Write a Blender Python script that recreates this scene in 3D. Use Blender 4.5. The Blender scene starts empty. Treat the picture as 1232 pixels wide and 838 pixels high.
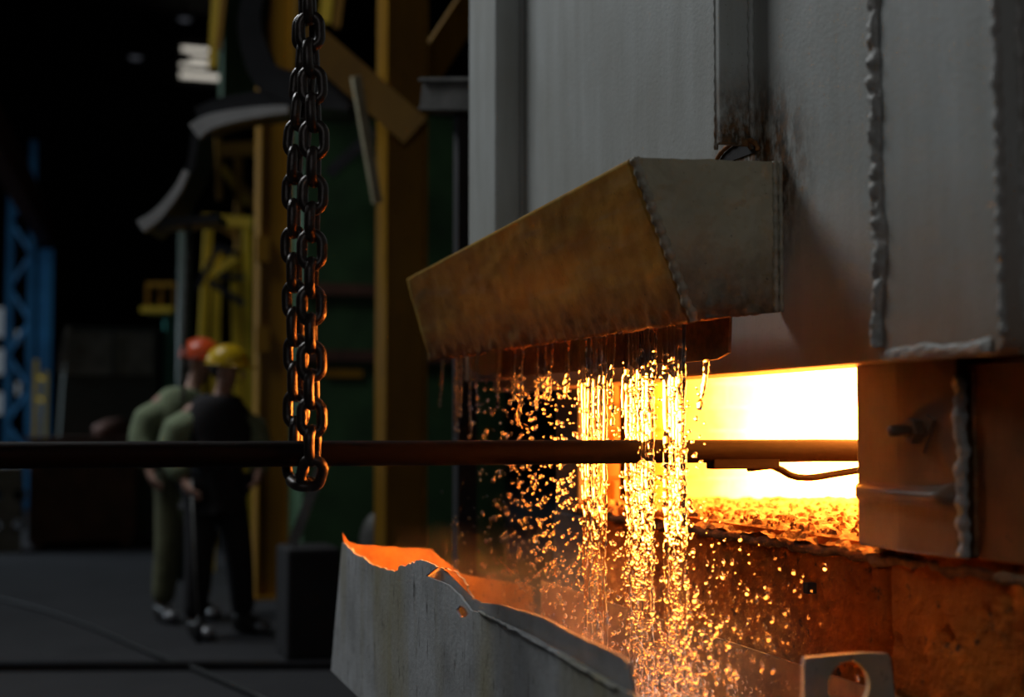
import bpy, bmesh, math, random
from mathutils import Vector, Matrix, noise
from mathutils.geometry import tessellate_polygon

random.seed(7)
C = bpy.context.scene.collection
SC = bpy.context.scene

# ------------------------------------------------------------------ camera
FPX, HORIZON, YAW, CAM_Z = 1700.0, 515.0, math.radians(18.8), 1.30
PITCH = math.atan((HORIZON - 419.0) / FPX)
cam_data = bpy.data.cameras.new('camera')
cam = bpy.data.objects.new('camera', cam_data)
C.objects.link(cam)
cam.location = (0, 0, CAM_Z)
cam.rotation_euler = (math.pi / 2 + PITCH, 0, -YAW)
cam_data.sensor_width = 36.0
cam_data.lens = 36.0 * FPX / 1232.0
cam_data.clip_end = 200
cam_data.dof.use_dof = True
cam_data.dof.focus_distance = 3.65
cam_data.dof.aperture_fstop = 1.45
SC.camera = cam

# ------------------------------------------------------------------ world, daylight, exposure
world = bpy.data.worlds.new('world')
SC.world = world
world.use_nodes = True
world.node_tree.nodes['Background'].inputs[0].default_value = (0.45, 0.60, 0.9, 1)
world.node_tree.nodes['Background'].inputs[1].default_value = 0.004


def area_light(name, loc, target, sx, sy, power, color, spread=180):
    d = bpy.data.lights.new(name, 'AREA')
    d.shape = 'RECTANGLE'
    d.size, d.size_y, d.energy, d.color = sx, sy, power, color
    d.spread = math.radians(spread)
    o = bpy.data.objects.new(name, d)
    C.objects.link(o)
    o.location = loc
    o.rotation_euler = (Vector(target) - Vector(loc)).to_track_quat('-Z', 'Y').to_euler()
    return o


# unseen area lights: left-hand daylight hung mid-hall, added fills for far hall and camera side
area_light('hall_area_light', (-2.6, 9.4, 8.0), (1.6, 3.8, 1.7), 4.0, 2.5, 200, (0.92, 0.97, 1.0), 150)  # daylight from upper left, source unseen
area_light('hall_area_light', (-9.6, 19.0, 5.5), (0.8, 17.5, 1.5), 7.0, 3.0, 260, (0.75, 0.88, 1.0), 80)  # added fill for the blue columns and the trestle
area_light('rear_fill_light', (-2.5, -5.5, 4.5), (1.6, 3.0, 1.5), 5.0, 2.5, 13, (0.95, 0.97, 1.0), 100)  # added weak fill for the camera-facing sides

SC.view_settings.view_transform = 'Standard'
SC.view_settings.look = 'None'
SC.view_settings.exposure = 0.0
SC.view_settings.gamma = 1.0
SC.view_settings.use_curve_mapping = False
SC.cycles.use_denoising = True
SC.cycles.max_bounces = 10
SC.cycles.transmission_bounces = 8
SC.cycles.sample_clamp_indirect = 40.0
SC.cycles.caustics_refractive = False
SC.cycles.caustics_reflective = False

# ------------------------------------------------------------------ pixel helpers (rays of the photograph)
FWD = Vector((math.sin(YAW), math.cos(YAW), 0))
RGT = Vector((math.cos(YAW), -math.sin(YAW), 0))
CP, SP = math.cos(PITCH), math.sin(PITCH)


def ray(px, py):
    a, b = (px - 616.0) / FPX, (419.0 - py) / FPX
    # camera axes: right, up, forward (pitched up)
    f = FWD * CP + Vector((0, 0, SP))
    u = Vector((0, 0, CP)) - FWD * SP
    return f + RGT * a + u * b


def on_x(px, py, x):
    r = ray(px, py)
    return Vector((0, 0, CAM_Z)) + r * (x / r.x)


def on_y(px, py, y):
    r = ray(px, py)
    return Vector((0, 0, CAM_Z)) + r * (y / r.y)


def on_z(px, py, z):
    r = ray(px, py)
    return Vector((0, 0, CAM_Z)) + r * ((z - CAM_Z) / r.z)


def at(px, py, d):
    r = ray(px, py)
    return Vector((0, 0, CAM_Z)) + r * (d / r.dot(FWD))


# ------------------------------------------------------------------ materials
def nodes_of(m):
    m.use_nodes = True
    nt = m.node_tree
    return nt, nt.nodes, nt.links, nt.nodes['Principled BSDF']


def mapping(nt, scale=(1, 1, 1)):
    tc = nt.nodes.new('ShaderNodeTexCoord')
    mp = nt.nodes.new('ShaderNodeMapping')
    mp.inputs['Scale'].default_value = scale
    nt.links.new(tc.outputs['Object'], mp.inputs['Vector'])
    return mp.outputs['Vector']


def noise_node(nt, vec, scale, detail=6, rough=0.6):
    n = nt.nodes.new('ShaderNodeTexNoise')
    n.inputs['Scale'].default_value = scale
    n.inputs['Detail'].default_value = detail
    n.inputs['Roughness'].default_value = rough
    nt.links.new(vec, n.inputs['Vector'])
    return n.outputs['Fac']


def ramp(nt, fac, stops):
    r = nt.nodes.new('ShaderNodeValToRGB')
    el = r.color_ramp.elements
    while len(el) < len(stops):
        el.new(0.5)
    for e, (p, c) in zip(el, stops):
        e.position = p
        e.color = (*c, 1) if len(c) == 3 else c
    nt.links.new(fac, r.inputs['Fac'])
    return r.outputs['Color']


def mix(nt, fac, a, b):
    m = nt.nodes.new('ShaderNodeMix')
    m.data_type = 'RGBA'
    for sock, v in ((m.inputs[0], fac), (m.inputs[6], a), (m.inputs[7], b)):
        if hasattr(v, 'links'):
            nt.links.new(v, sock)
        elif isinstance(v, (int, float)):
            sock.default_value = v
        else:
            sock.default_value = (*v, 1)
    return m.outputs[2]


def math_node(nt, op, a, b=None, clamp=False):
    m = nt.nodes.new('ShaderNodeMath')
    m.operation = op
    m.use_clamp = clamp
    for i, v in enumerate((a, b)):
        if v is None:
            continue
        if hasattr(v, 'links'):
            nt.links.new(v, m.inputs[i])
        else:
            m.inputs[i].default_value = v
    return m.outputs[0]


def axis(nt, which):
    tc = nt.nodes.new('ShaderNodeTexCoord')
    sp = nt.nodes.new('ShaderNodeSeparateXYZ')
    nt.links.new(tc.outputs['Object'], sp.inputs[0])
    return sp.outputs[which]


def map_range(nt, v, a, b, c=0.0, d=1.0):
    m = nt.nodes.new('ShaderNodeMapRange')
    for i, x in enumerate((v, a, b, c, d)):
        if hasattr(x, 'links'):
            nt.links.new(x, m.inputs[i])
        else:
            m.inputs[i].default_value = x
    return m.outputs[0]


def add_bump(nt, bsdf, height, strength=0.3, dist=0.01):
    b = nt.nodes.new('ShaderNodeBump')
    b.inputs['Strength'].default_value = strength
    b.inputs['Distance'].default_value = dist
    nt.links.new(height, b.inputs['Height'])
    nt.links.new(b.outputs[0], bsdf.inputs['Normal'])


def surf(name, base, dark=None, rough=0.6, metal=0.0, scale=8, stretch=(1, 1, 1), bump=0.25, bscale=60, dist=0.004,
         spots=None, spot_scale=20, spot_cut=0.62, spec=0.5):
    m = bpy.data.materials.new(name)
    nt, N, L, B = nodes_of(m)
    B.inputs['Specular IOR Level'].default_value = spec
    v = mapping(nt, stretch)
    dark = dark or tuple(c * 0.6 for c in base)
    col = ramp(nt, noise_node(nt, v, scale), [(0.3, dark), (0.68, base)])
    if spots:
        f = ramp(nt, noise_node(nt, v, spot_scale, 8, 0.7), [(spot_cut - 0.04, (0, 0, 0)), (spot_cut + 0.04, (1, 1, 1))])
        col = mix(nt, f, col, spots)
    L.new(col, B.inputs['Base Color'])
    B.inputs['Roughness'].default_value = rough
    B.inputs['Metallic'].default_value = metal
    if bump:
        add_bump(nt, B, noise_node(nt, v, bscale, 5), bump, dist)
    return m


def door_paint():
    """pale grey paint: faint vertical streaks, rust bleeding from the overflow slot, browner towards the lower hem"""
    m = bpy.data.materials.new('door_paint')
    nt, N, L, B = nodes_of(m)
    v = mapping(nt, (1, 1, 0.12))
    vv = mapping(nt)
    col = ramp(nt, noise_node(nt, v, 14), [(0.25, (0.44, 0.45, 0.42)), (0.7, (0.58, 0.60, 0.58))])
    col = mix(nt, ramp(nt, noise_node(nt, vv, 3, 3), [(0.4, (0, 0, 0)), (0.75, (0.35, 0.35, 0.35))]), col, (0.36, 0.34, 0.28))
    # rust around the slot above the gutter
    tc = nt.nodes.new('ShaderNodeTexCoord')
    d = nt.nodes.new('ShaderNodeVectorMath')
    d.operation = 'DISTANCE'
    L.new(tc.outputs['Object'], d.inputs[0])
    d.inputs[1].default_value = (1.62, 3.02, 1.90)
    near = map_range(nt, d.outputs['Value'], 0.06, 0.30, 1.0, 0.0)
    rust = math_node(nt, 'MULTIPLY', near, map_range(nt, noise_node(nt, mapping(nt, (1, 1, 0.45)), 26, 8, 0.7), 0.36, 0.56))
    rust = math_node(nt, 'MULTIPLY', rust, 1.5, True)
    col = mix(nt, rust, col, ramp(nt, noise_node(nt, vv, 40), [(0.4, (0.05, 0.035, 0.02)), (0.62, (0.22, 0.10, 0.03))]))
    # fine specks
    sp = ramp(nt, noise_node(nt, vv, 130, 4), [(0.66, (0, 0, 0)), (0.72, (0.7, 0.7, 0.7))])
    col = mix(nt, sp, col, (0.14, 0.12, 0.09))
    # brown hem, fading out upwards
    z = axis(nt, 2)
    hem = math_node(nt, 'MULTIPLY', map_range(nt, z, 1.44, 1.78, 1.0, 0.0), map_range(nt, noise_node(nt, vv, 4, 4), 0.2, 0.6, 0.55, 1.0), True)
    col = mix(nt, math_node(nt, 'MULTIPLY', hem, 0.75), col, (0.30, 0.16, 0.07))
    L.new(col, B.inputs['Base Color'])
    B.inputs['Roughness'].default_value = 0.5
    add_bump(nt, B, noise_node(nt, vv, 70, 6), 0.25, 0.004)
    return m


def gutter_paint(name, base, dark, streak, hi=1.68):
    m = bpy.data.materials.new(name)
    nt, N, L, B = nodes_of(m)
    vv = mapping(nt)
    v = mapping(nt, (1, 0.12, 1.2))
    col = ramp(nt, noise_node(nt, vv, 5, 5), [(0.28, dark), (0.62, base)])
    col = mix(nt, ramp(nt, noise_node(nt, v, 24, 7), [(0.52, (0, 0, 0)), (0.75, (0.5, 0.5, 0.5))]), col, streak)
    # crust of scale along the wet lower edge
    z = axis(nt, 2)
    wob = math_node(nt, 'MULTIPLY', math_node(nt, 'SUBTRACT', noise_node(nt, vv, 14, 8, 0.7), 0.5), 0.20)
    zz = math_node(nt, 'ADD', z, wob)
    crust = map_range(nt, zz, 1.55, hi, 0.9, 0.0)
    col = mix(nt, crust, col, ramp(nt, noise_node(nt, vv, 45, 6), [(0.4, (0.07, 0.033, 0.016)), (0.66, (0.22, 0.105, 0.04))]))
    sp = ramp(nt, noise_node(nt, vv, 80, 5), [(0.66, (0, 0, 0)), (0.71, (0.8, 0.8, 0.8))])
    col = mix(nt, sp, col, (0.09, 0.05, 0.03))
    L.new(col, B.inputs['Base Color'])
    B.inputs['Roughness'].default_value = 0.45
    add_bump(nt, B, noise_node(nt, vv, 40, 5, 0.6), 0.28, 0.005)
    return m


def glow(name, kmax=1.0):
    """incandescent refractory: colder at the mouth (small x), white hot deep inside"""
    m = bpy.data.materials.new(name)
    nt, N, L, B = nodes_of(m)
    x = axis(nt, 0)
    vv = mapping(nt)
    xn = math_node(nt, 'ADD', x, math_node(nt, 'MULTIPLY', math_node(nt, 'SUBTRACT', noise_node(nt, vv, 5, 4), 0.5), 0.22))
    t = map_range(nt, xn, 1.80, 3.0)
    col = ramp(nt, t, [(0.0, (1.0, 0.13, 0.004)), (0.15, (1.0, 0.14, 0.004)), (0.26, (1.0, 0.34, 0.006)), (0.42, (1.0, 0.29, 0.026)), (0.8, (1.0, 0.265, 0.034))])
    st = ramp(nt, t, [(0.0, (0.006,) * 3), (0.17, (0.009,) * 3), (0.27, (0.017,) * 3), (0.42, (0.09,) * 3), (0.85, (0.95,) * 3)])
    k = math_node(nt, 'MULTIPLY', st, 88.0 * kmax)
    L.new(col, B.inputs['Emission Color'])
    L.new(k, B.inputs['Emission Strength'])
    B.inputs['Base Color'].default_value = (0.12, 0.06, 0.025, 1)
    B.inputs['Roughness'].default_value = 0.95
    return m


def emis(name, col, k, base=(0.3, 0.3, 0.3)):
    m = bpy.data.materials.new(name)
    nt, N, L, B = nodes_of(m)
    B.inputs['Base Color'].default_value = (*base, 1)
    B.inputs['Emission Color'].default_value = (*col, 1)
    B.inputs['Emission Strength'].default_value = k
    return m


def trough_sheet():
    """weathered grey sheet: yellowish run-off bands, black scratches, chalky blotches"""
    m = bpy.data.materials.new('trough_sheet')
    nt, N, L, B = nodes_of(m)
    vv = mapping(nt)
    col = ramp(nt, noise_node(nt, vv, 5, 8, 0.65), [(0.3, (0.36, 0.36, 0.355)), (0.5, (0.55, 0.555, 0.55)), (0.7, (0.70, 0.71, 0.72))])
    band = ramp(nt, noise_node(nt, mapping(nt, (1, 1, 0.18)), 3.2, 3), [(0.48, (0, 0, 0)), (0.64, (0.8, 0.8, 0.8))])
    col = mix(nt, band, col, (0.44, 0.39, 0.23))
    scr = ramp(nt, noise_node(nt, mapping(nt, (1, 2.4, 0.55)), 16, 8, 0.75), [(0.565, (0, 0, 0)), (0.64, (0.85, 0.85, 0.85))])
    col = mix(nt, scr, col, (0.085, 0.075, 0.065))
    L.new(col, B.inputs['Base Color'])
    B.inputs['Roughness'].default_value = 0.6
    add_bump(nt, B, noise_node(nt, vv, 55, 7, 0.7), 0.45, 0.006)
    return m


def water_mat():
    m = bpy.data.materials.new('water')
    nt, N, L, B = nodes_of(m)
    B.inputs['Base Color'].default_value = (1, 1, 1, 1)
    B.inputs['Roughness'].default_value = 0.0
    B.inputs['IOR'].default_value = 1.333
    B.inputs['Transmission Weight'].default_value = 1.0
    return m


M = {}
M['door'] = door_paint()
M['gutter_front'] = gutter_paint('gutter_rust_paint', (0.62, 0.36, 0.06), (0.44, 0.23, 0.04), (0.46, 0.36, 0.22))
M['gutter_end'] = gutter_paint('gutter_grey_paint', (0.56, 0.48, 0.33), (0.42, 0.36, 0.24), (0.58, 0.52, 0.40), 1.73)
M['weld'] = surf('weld_metal', (0.50, 0.46, 0.36), (0.34, 0.29, 0.20), 0.42, 0.0, 40, bump=0.5, bscale=120)
M['weld_grey'] = surf('weld_painted', (0.56, 0.55, 0.52), (0.36, 0.33, 0.28), 0.42, 0.0, 40, bump=0.5, bscale=120)
M['shell'] = surf('shell_plate', (0.20, 0.085, 0.028), (0.12, 0.05, 0.018), 0.6, 0.0, 7, bump=0.4, bscale=50, spots=(0.05, 0.035, 0.025), spot_scale=30, spot_cut=0.66, spec=0.2)
M['jamb'] = surf('jamb_casting', (0.25, 0.15, 0.09), (0.16, 0.08, 0.04), 0.42, 0.0, 6, bump=0.35, bscale=45)
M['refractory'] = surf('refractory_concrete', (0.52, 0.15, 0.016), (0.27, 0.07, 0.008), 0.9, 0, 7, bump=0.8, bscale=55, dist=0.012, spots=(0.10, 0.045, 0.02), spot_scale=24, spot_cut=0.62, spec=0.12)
M['mortar'] = surf('mortar_crust', (0.30, 0.15, 0.06), (0.12, 0.055, 0.022), 0.85, 0, 30, bump=0.8, bscale=80, dist=0.01)
M['slag'] = surf('slag', (0.28, 0.15, 0.065), (0.08, 0.04, 0.018), 0.9, 0, 30, bump=0.5, bscale=45, dist=0.012)
M['brick'] = glow('glowing_firebrick')
M['lining'] = glow('glowing_lining', 1.5)
M['bar'] = surf('mill_scale_bar', (0.016, 0.008, 0.005), (0.008, 0.004, 0.003), 0.6, 0.0, 14, (0.2, 1, 1), bump=0.35, bscale=60, spec=0.1)
M['chain'] = surf('chain_steel', (0.075, 0.055, 0.046), (0.03, 0.022, 0.018), 0.34, 0.35, 30, bump=0.35, bscale=90)
M['trough'] = trough_sheet()
M['trough_strip'] = surf('trough_strip', (0.46, 0.46, 0.46), (0.30, 0.28, 0.27), 0.5, 0.15, 8, bump=0.3, bscale=50, spots=(0.16, 0.10, 0.06), spot_scale=18, spot_cut=0.66)
M['trough_in'] = surf('trough_rust', (0.40, 0.20, 0.08), (0.20, 0.09, 0.04), 0.7, 0.0, 12, bump=0.5, bscale=50)
M['torn'] = surf('torn_edge_rust', (0.42, 0.19, 0.06), (0.16, 0.07, 0.03), 0.7, 0.2, 40, bump=0.5, bscale=90)
M['water'] = water_mat()
M['floor'] = surf('concrete_floor', (0.030, 0.030, 0.034), (0.017, 0.017, 0.020), 0.75, 0, 1.4, bump=0.4, bscale=30, dist=0.01, spots=(0.05, 0.05, 0.05), spot_scale=5, spot_cut=0.64)
M['dark'] = surf('near_black', (0.028, 0.026, 0.028), (0.014, 0.013, 0.014), 0.8, 0, 3, bump=0.2)  # near-black: hall shell, small parts and the shaded slot opening
M['black_steel'] = surf('black_painted_steel', (0.035, 0.036, 0.04), (0.02, 0.02, 0.022), 0.35, 0.3, 6, bump=0.1)
M['rim'] = surf('hook_rim_light', (0.80, 0.80, 0.79), (0.66, 0.66, 0.65), 0.4, 0.2, 8, bump=0.1)  # pale colour standing for light caught on the hook edge
M['yellow'] = surf('yellow_paint', (0.46, 0.23, 0.010), (0.28, 0.13, 0.008), 0.45, 0, 3, (1, 1, 0.4), bump=0.2, bscale=30, spots=(0.10, 0.05, 0.01), spot_scale=9, spot_cut=0.66)
M['yellow_bright'] = surf('bright_yellow_paint', (0.85, 0.58, 0.04), (0.70, 0.46, 0.03), 0.45, 0, 3, bump=0.1)
M['green'] = surf('dark_green_paint', (0.05, 0.125, 0.045), (0.03, 0.07, 0.028), 0.55, 0, 3, bump=0.15)
M['green_pale'] = surf('green_grey_paint', (0.05, 0.08, 0.058), (0.03, 0.045, 0.033), 0.5, 0, 4, bump=0.1)
M['teal'] = surf('teal_paint', (0.03, 0.26, 0.21), (0.02, 0.15, 0.12), 0.5, 0, 4, bump=0.1)
M['blue'] = surf('blue_paint', (0.06, 0.30, 0.58), (0.03, 0.15, 0.32), 0.45, 0, 2, bump=0.1)
M['red'] = surf('red_oxide', (0.13, 0.022, 0.012), (0.06, 0.012, 0.008), 0.6, 0, 3, bump=0.1)
M['rust'] = surf('rusty_plate', (0.19, 0.085, 0.055), (0.08, 0.038, 0.028), 0.75, 0.1, 4, bump=0.3)
M['booth'] = surf('booth_grey_green', (0.065, 0.075, 0.066), (0.035, 0.04, 0.036), 0.6, 0, 2, bump=0.1)
M['pale'] = surf('pale_concrete', (0.36, 0.33, 0.30), (0.20, 0.18, 0.16), 0.85, 0, 5, bump=0.3)
M['cream'] = surf('cream_paint', (0.60, 0.54, 0.36), (0.38, 0.33, 0.20), 0.5, 0, 10, bump=0.1)
M['grey_steel'] = surf('grey_steel', (0.24, 0.235, 0.22), (0.12, 0.115, 0.105), 0.5, 0.2, 8, bump=0.2)
M['dark_block'] = surf('dark_grey_block', (0.10, 0.10, 0.105), (0.06, 0.06, 0.062), 0.6, 0, 6, bump=0.2)
M['rubber'] = surf('black_rubber', (0.02, 0.02, 0.02), (0.012, 0.012, 0.012), 0.6, 0, 10, bump=0.1)
M['steel'] = surf('bright_steel', (0.5, 0.5, 0.5), (0.3, 0.3, 0.3), 0.3, 0.8, 10, bump=0.1)
M['skin'] = surf('skin', (0.52, 0.30, 0.22), (0.44, 0.24, 0.17), 0.5, 0, 10, bump=0.05)
M['jacket'] = surf('sage_green_cloth', (0.30, 0.36, 0.21), (0.20, 0.24, 0.14), 0.9, 0, 12, bump=0.4, bscale=30)
M['olive'] = surf('olive_cloth', (0.17, 0.17, 0.085), (0.10, 0.10, 0.05), 0.9, 0, 12, bump=0.4, bscale=30)
M['black_cloth'] = surf('black_cloth', (0.02, 0.018, 0.02), (0.012, 0.01, 0.012), 0.9, 0, 12, bump=0.3, bscale=30)
M['helmet_yellow'] = surf('yellow_helmet_plastic', (0.85, 0.55, 0.02), (0.80, 0.50, 0.015), 0.28, 0, 3, bump=0.0)
M['helmet_orange'] = surf('orange_helmet_plastic', (0.80, 0.10, 0.02), (0.75, 0.085, 0.015), 0.3, 0, 3, bump=0.0)
M['hair'] = surf('dark_hair', (0.03, 0.02, 0.015), (0.02, 0.014, 0.01), 0.7, 0, 20, bump=0.3)
M['eye'] = surf('eye', (0.05, 0.04, 0.035), None, 0.2, 0, 3, bump=0.0)
M['boot'] = surf('boot_leather', (0.025, 0.022, 0.02), None, 0.4, 0, 12, bump=0.2)
M['toe_cap'] = surf('scuffed_toe_cap', (0.38, 0.38, 0.40), (0.22, 0.22, 0.23), 0.35, 0.5, 20, bump=0.1)
M['pane'] = emis('daylit_pane', (1.0, 0.93, 0.80), 0.55)
M['pane_cool'] = emis('cool_daylit_pane', (0.75, 0.88, 1.0), 0.13)
M['lamp'] = emis('lamp_glass', (0.8, 0.85, 1.0), 0.04)


# ------------------------------------------------------------------ mesh builder
class MB:
    def __init__(self):
        self.v, self.f = [], []

    def add(self, vs, fs):
        n = len(self.v)
        self.v += [tuple(p) for p in vs]
        self.f += [tuple(i + n for i in q) for q in fs]
        return self

    def box(self, a, b):
        x0, y0, z0 = a
        x1, y1, z1 = b
        vs = [(x, y, z) for z in (z0, z1) for x, y in ((x0, y0), (x1, y0), (x1, y1), (x0, y1))]
        return self.add(vs, [(0, 3, 2, 1), (4, 5, 6, 7), (0, 1, 5, 4), (1, 2, 6, 5), (2, 3, 7, 6), (3, 0, 4, 7)])

    def bar(self, p, q, w, h, up=(0, 0, 1)):
        p, q = Vector(p), Vector(q)
        t = (q - p).normalized()
        u = Vector(up)
        if abs(t.dot(u)) > 0.95:
            u = Vector((0, 1, 0))
        s = t.cross(u).normalized()
        u = s.cross(t).normalized()
        vs = [e + s * (a * w / 2) + u * (b * h / 2) for e in (p, q) for a, b in ((-1, -1), (1, -1), (1, 1), (-1, 1))]
        return self.add(vs, [(0, 1, 2, 3), (7, 6, 5, 4), (0, 4, 5, 1), (1, 5, 6, 2), (2, 6, 7, 3), (3, 7, 4, 0)])

    def tube(self, pts, r, n=10, closed=False, ref=None):
        pts = [Vector(p) for p in pts]
        k = len(pts)
        rs = r if isinstance(r, (list, tuple)) else [r] * k
        vs, fs = [], []
        prev = Vector(ref) if ref else None
        for i, p in enumerate(pts):
            if closed:
                t = pts[(i + 1) % k] - pts[i - 1]
            else:
                t = pts[min(i + 1, k - 1)] - pts[max(i - 1, 0)]
            t.normalize()
            if prev is None or abs(prev.dot(t)) > 0.98:
                prev = Vector((1, 0, 0)) if abs(t.x) < 0.7 else Vector((0, 1, 0))
            s = (prev - t * prev.dot(t)).normalized()
            prev = s
            b = t.cross(s)
            for j in range(n):
                a = 2 * math.pi * j / n
                vs.append(p + s * (math.cos(a) * rs[i]) + b * (math.sin(a) * rs[i]))
        m = k if closed else k - 1
        for i in range(m):
            for j in range(n):
                a, b2 = i * n + j, i * n + (j + 1) % n
                c, d = ((i + 1) % k) * n + (j + 1) % n, ((i + 1) % k) * n + j
                fs.append((a, b2, c, d))
        if not closed:
            fs.append(tuple(reversed(range(n))))
            fs.append(tuple(range((k - 1) * n, k * n)))
        return self.add(vs, fs)

    def plate(self, poly, thick, holes=()):
        """flat plate: outline (3D points in one plane), thickness vector, holes"""
        loops = [[Vector(p) for p in poly]] + [[Vector(p) for p in h] for h in holes]
        tri = tessellate_polygon(loops)
        flat = [p for lp in loops for p in lp]
        th = Vector(thick)
        n = len(flat)
        vs = flat + [p + th for p in flat]
        fs = [t for t in tri] + [(c + n, b + n, a + n) for a, b, c in tri]
        o = 0
        for lp in loops:
            k = len(lp)
            for i in range(k):
                a, b = o + i, o + (i + 1) % k
                fs.append((a, b, b + n, a + n))
            o += k
        return self.add(vs, fs)

    def lathe(self, prof, n=24, c=(0, 0, 0)):
        vs, fs = [], []
        c = Vector(c)
        for r, z in prof:
            for j in range(n):
                a = 2 * math.pi * j / n
                vs.append(c + Vector((r * math.cos(a), r * math.sin(a), z)))
        for i in range(len(prof) - 1):
            for j in range(n):
                fs.append((i * n + j, i * n + (j + 1) % n, (i + 1) * n + (j + 1) % n, (i + 1) * n + j))
        fs.append(tuple(reversed(range(n))))
        fs.append(tuple(range((len(prof) - 1) * n, len(prof) * n)))
        return self.add(vs, fs)

    def grid(self, fn, nu, nv):
        vs = [fn(i / nu, j / nv) for j in range(nv + 1) for i in range(nu + 1)]
        fs = [(j * (nu + 1) + i, j * (nu + 1) + i + 1, (j + 1) * (nu + 1) + i + 1, (j + 1) * (nu + 1) + i) for j in range(nv) for i in range(nu)]
        return self.add(vs, fs)

    def mesh(self, name, smooth=False):
        me = bpy.data.meshes.new(name)
        me.from_pydata(self.v, [], self.f)
        bm = bmesh.new()
        bm.from_mesh(me)
        bmesh.ops.recalc_face_normals(bm, faces=bm.faces)
        bm.to_mesh(me)
        bm.free()
        if smooth:
            me.polygons.foreach_set('use_smooth', [True] * len(me.polygons))
        return me

    def build(self, name, mat, parent=None, smooth=False, bevel=0.0):
        me = self.mesh(name, smooth)
        me.materials.append(mat)
        o = bpy.data.objects.new(name, me)
        C.objects.link(o)
        if parent:
            o.parent = parent
            o.matrix_parent_inverse = WINV.get(parent.name, Matrix.Identity(4))
        if bevel:
            b = o.modifiers.new('bevel', 'BEVEL')
            b.width = bevel
            b.segments = 2
            b.limit_method = 'ANGLE'
        return o


WINV = {}


def tag(o, label, cat, group=None, kind=None):
    o['label'] = label
    o['category'] = cat
    if group:
        o['group'] = group
    if kind:
        o['kind'] = kind
    return o


def thing(name, label, cat, loc, group=None):
    o = bpy.data.objects.new(name, None)
    C.objects.link(o)
    o.location = loc
    o.empty_display_size = 0.1
    WINV[o.name] = Matrix.Translation(-Vector(loc))   # parts are modelled in world coordinates
    return tag(o, label, cat, group)


def put(o, parent):
    o.parent = parent
    o.matrix_parent_inverse = WINV.get(parent.name, Matrix.Identity(4))
    return o


def struct(o):
    o['kind'] = 'structure'
    return o


def nz(x, y, z, s=1.0, seed=0.0):
    return noise.noise(Vector((x * s + seed, y * s, z * s)))


def weld(p, q, r, parent, mat, name='weld_bead', step=0.007, jag=0.25, seed=0):
    p, q = Vector(p), Vector(q)
    n = max(8, int((q - p).length / step))
    pts, rs = [], []
    for i in range(n + 1):
        c = p.lerp(q, i / n)
        k = nz(c.x, c.y, c.z, 45, seed)
        pts.append(c + Vector((nz(c.x, c.y, c.z, 25, seed + 3), nz(c.x, c.y, c.z, 25, seed + 7), nz(c.x, c.y, c.z, 25, seed + 9))) * r * jag * 1.5)
        rs.append(r * (1 + jag * k + 0.18 * math.sin(i * 1.35)))
    return MB().tube(pts, rs, 9).build(name, mat, parent, smooth=True)


# ================================================================== the hall (setting)
struct(MB().box((-10, -6, -0.2), (14, 34, 0)).build('floor', M['floor']))
struct(MB().box((-10, 33.5, 0), (14, 33.7, 11)).build('wall_far', M['dark']))
struct(MB().box((-10.2, -6, 0), (-10, 33.7, 11)).build('wall_left', M['dark']))
struct(MB().box((14, -6, 0), (14.2, 33.7, 11)).build('wall_right', M['dark']))
struct(MB().box((-10.2, -6, 11), (14.2, 33.7, 11.2)).build('ceiling', M['dark']))

# louvred window high in the far wall: bright slits between dark slats
wn = MB()
p0, p1 = on_y(214, 50, 33.45), on_y(282, 104, 33.45)
wn.box((p0.x, 33.42, p1.z - 0.1), (p1.x, 33.48, p0.z + 0.1))
w1 = struct(wn.build('window_1', M['dark']))
for a, b, ya, yb in ((219, 257, 56, 64), (229, 256, 69, 75), (217, 250, 76, 82), (217, 273, 87, 97)):
    p, q = on_y(a, ya, 33.38), on_y(b, yb, 33.38)
    MB().box((p.x, 33.36, q.z), (q.x, 33.42, p.z)).build('pane', M['pane'], w1)
w2 = struct(MB().box(on_y(312, 240, 33.4), on_y(330, 145, 33.5)).build('window_2', M['dark']))
for ya, yb in ((152, 177), (186, 232)):
    MB().box(on_y(318, yb, 33.36), on_y(326, ya, 33.4)).build('pane', M['pane_cool'], w2)
w3 = struct(MB().box(on_y(-14, 505, 33.4), on_y(44, 360, 33.5)).build('window_3', M['dark']))
for k, (a, b, ya, yb) in enumerate(((-14, 4, 370, 405), (-14, 4, 420, 450), (-14, 3, 472, 498), (19, 24, 398, 412), (19, 24, 460, 474))):
    MB().box(on_y(a, yb, 33.36), on_y(b, ya, 33.4)).build('pane', M['pane_cool'], w3)

# ================================================================== furnace
W = 1.80
FAR_Y, NEAR_Y = 4.58, 2.76
HEARTH = 1.047
fur = thing('forge_furnace', 'brick lined forging furnace with white hot mouth under the raised pale door', 'furnace', (2.6, 3.4, 0))

# glowing chamber: masonry of the far side wall brick by brick
MB().box((1.86, FAR_Y + 0.03, HEARTH - 0.05), (3.5, FAR_Y + 0.12, 1.95)).build('lining_backing', M['brick'], fur)
brick_mesh = None
row, z = 0, HEARTH - 0.01
while z < 1.75:
    x = 1.93 - (0.115 if row % 2 else 0.0)
    while x < 3.3:
        x0 = max(x, 1.90)
        g = 0.006
        if x + 0.23 - x0 > 0.05:
            b = MB().box((x0 + g, FAR_Y + random.uniform(0, 0.012), z + g), (x + 0.23 - g, FAR_Y + 0.05, z + 0.085 - g))
            b.build('firebrick', M['brick'], fur, bevel=0.006)
        x += 0.23
    z += 0.085
    row += 1
MB().box((3.3, NEAR_Y, HEARTH - 0.05), (3.42, FAR_Y, 1.95)).build('back_lining', M['lining'], fur)
MB().box((1.95, NEAR_Y - 0.3, 1.80), (3.42, FAR_Y + 0.1, 1.95)).build('roof_lining', M['lining'], fur)
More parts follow.
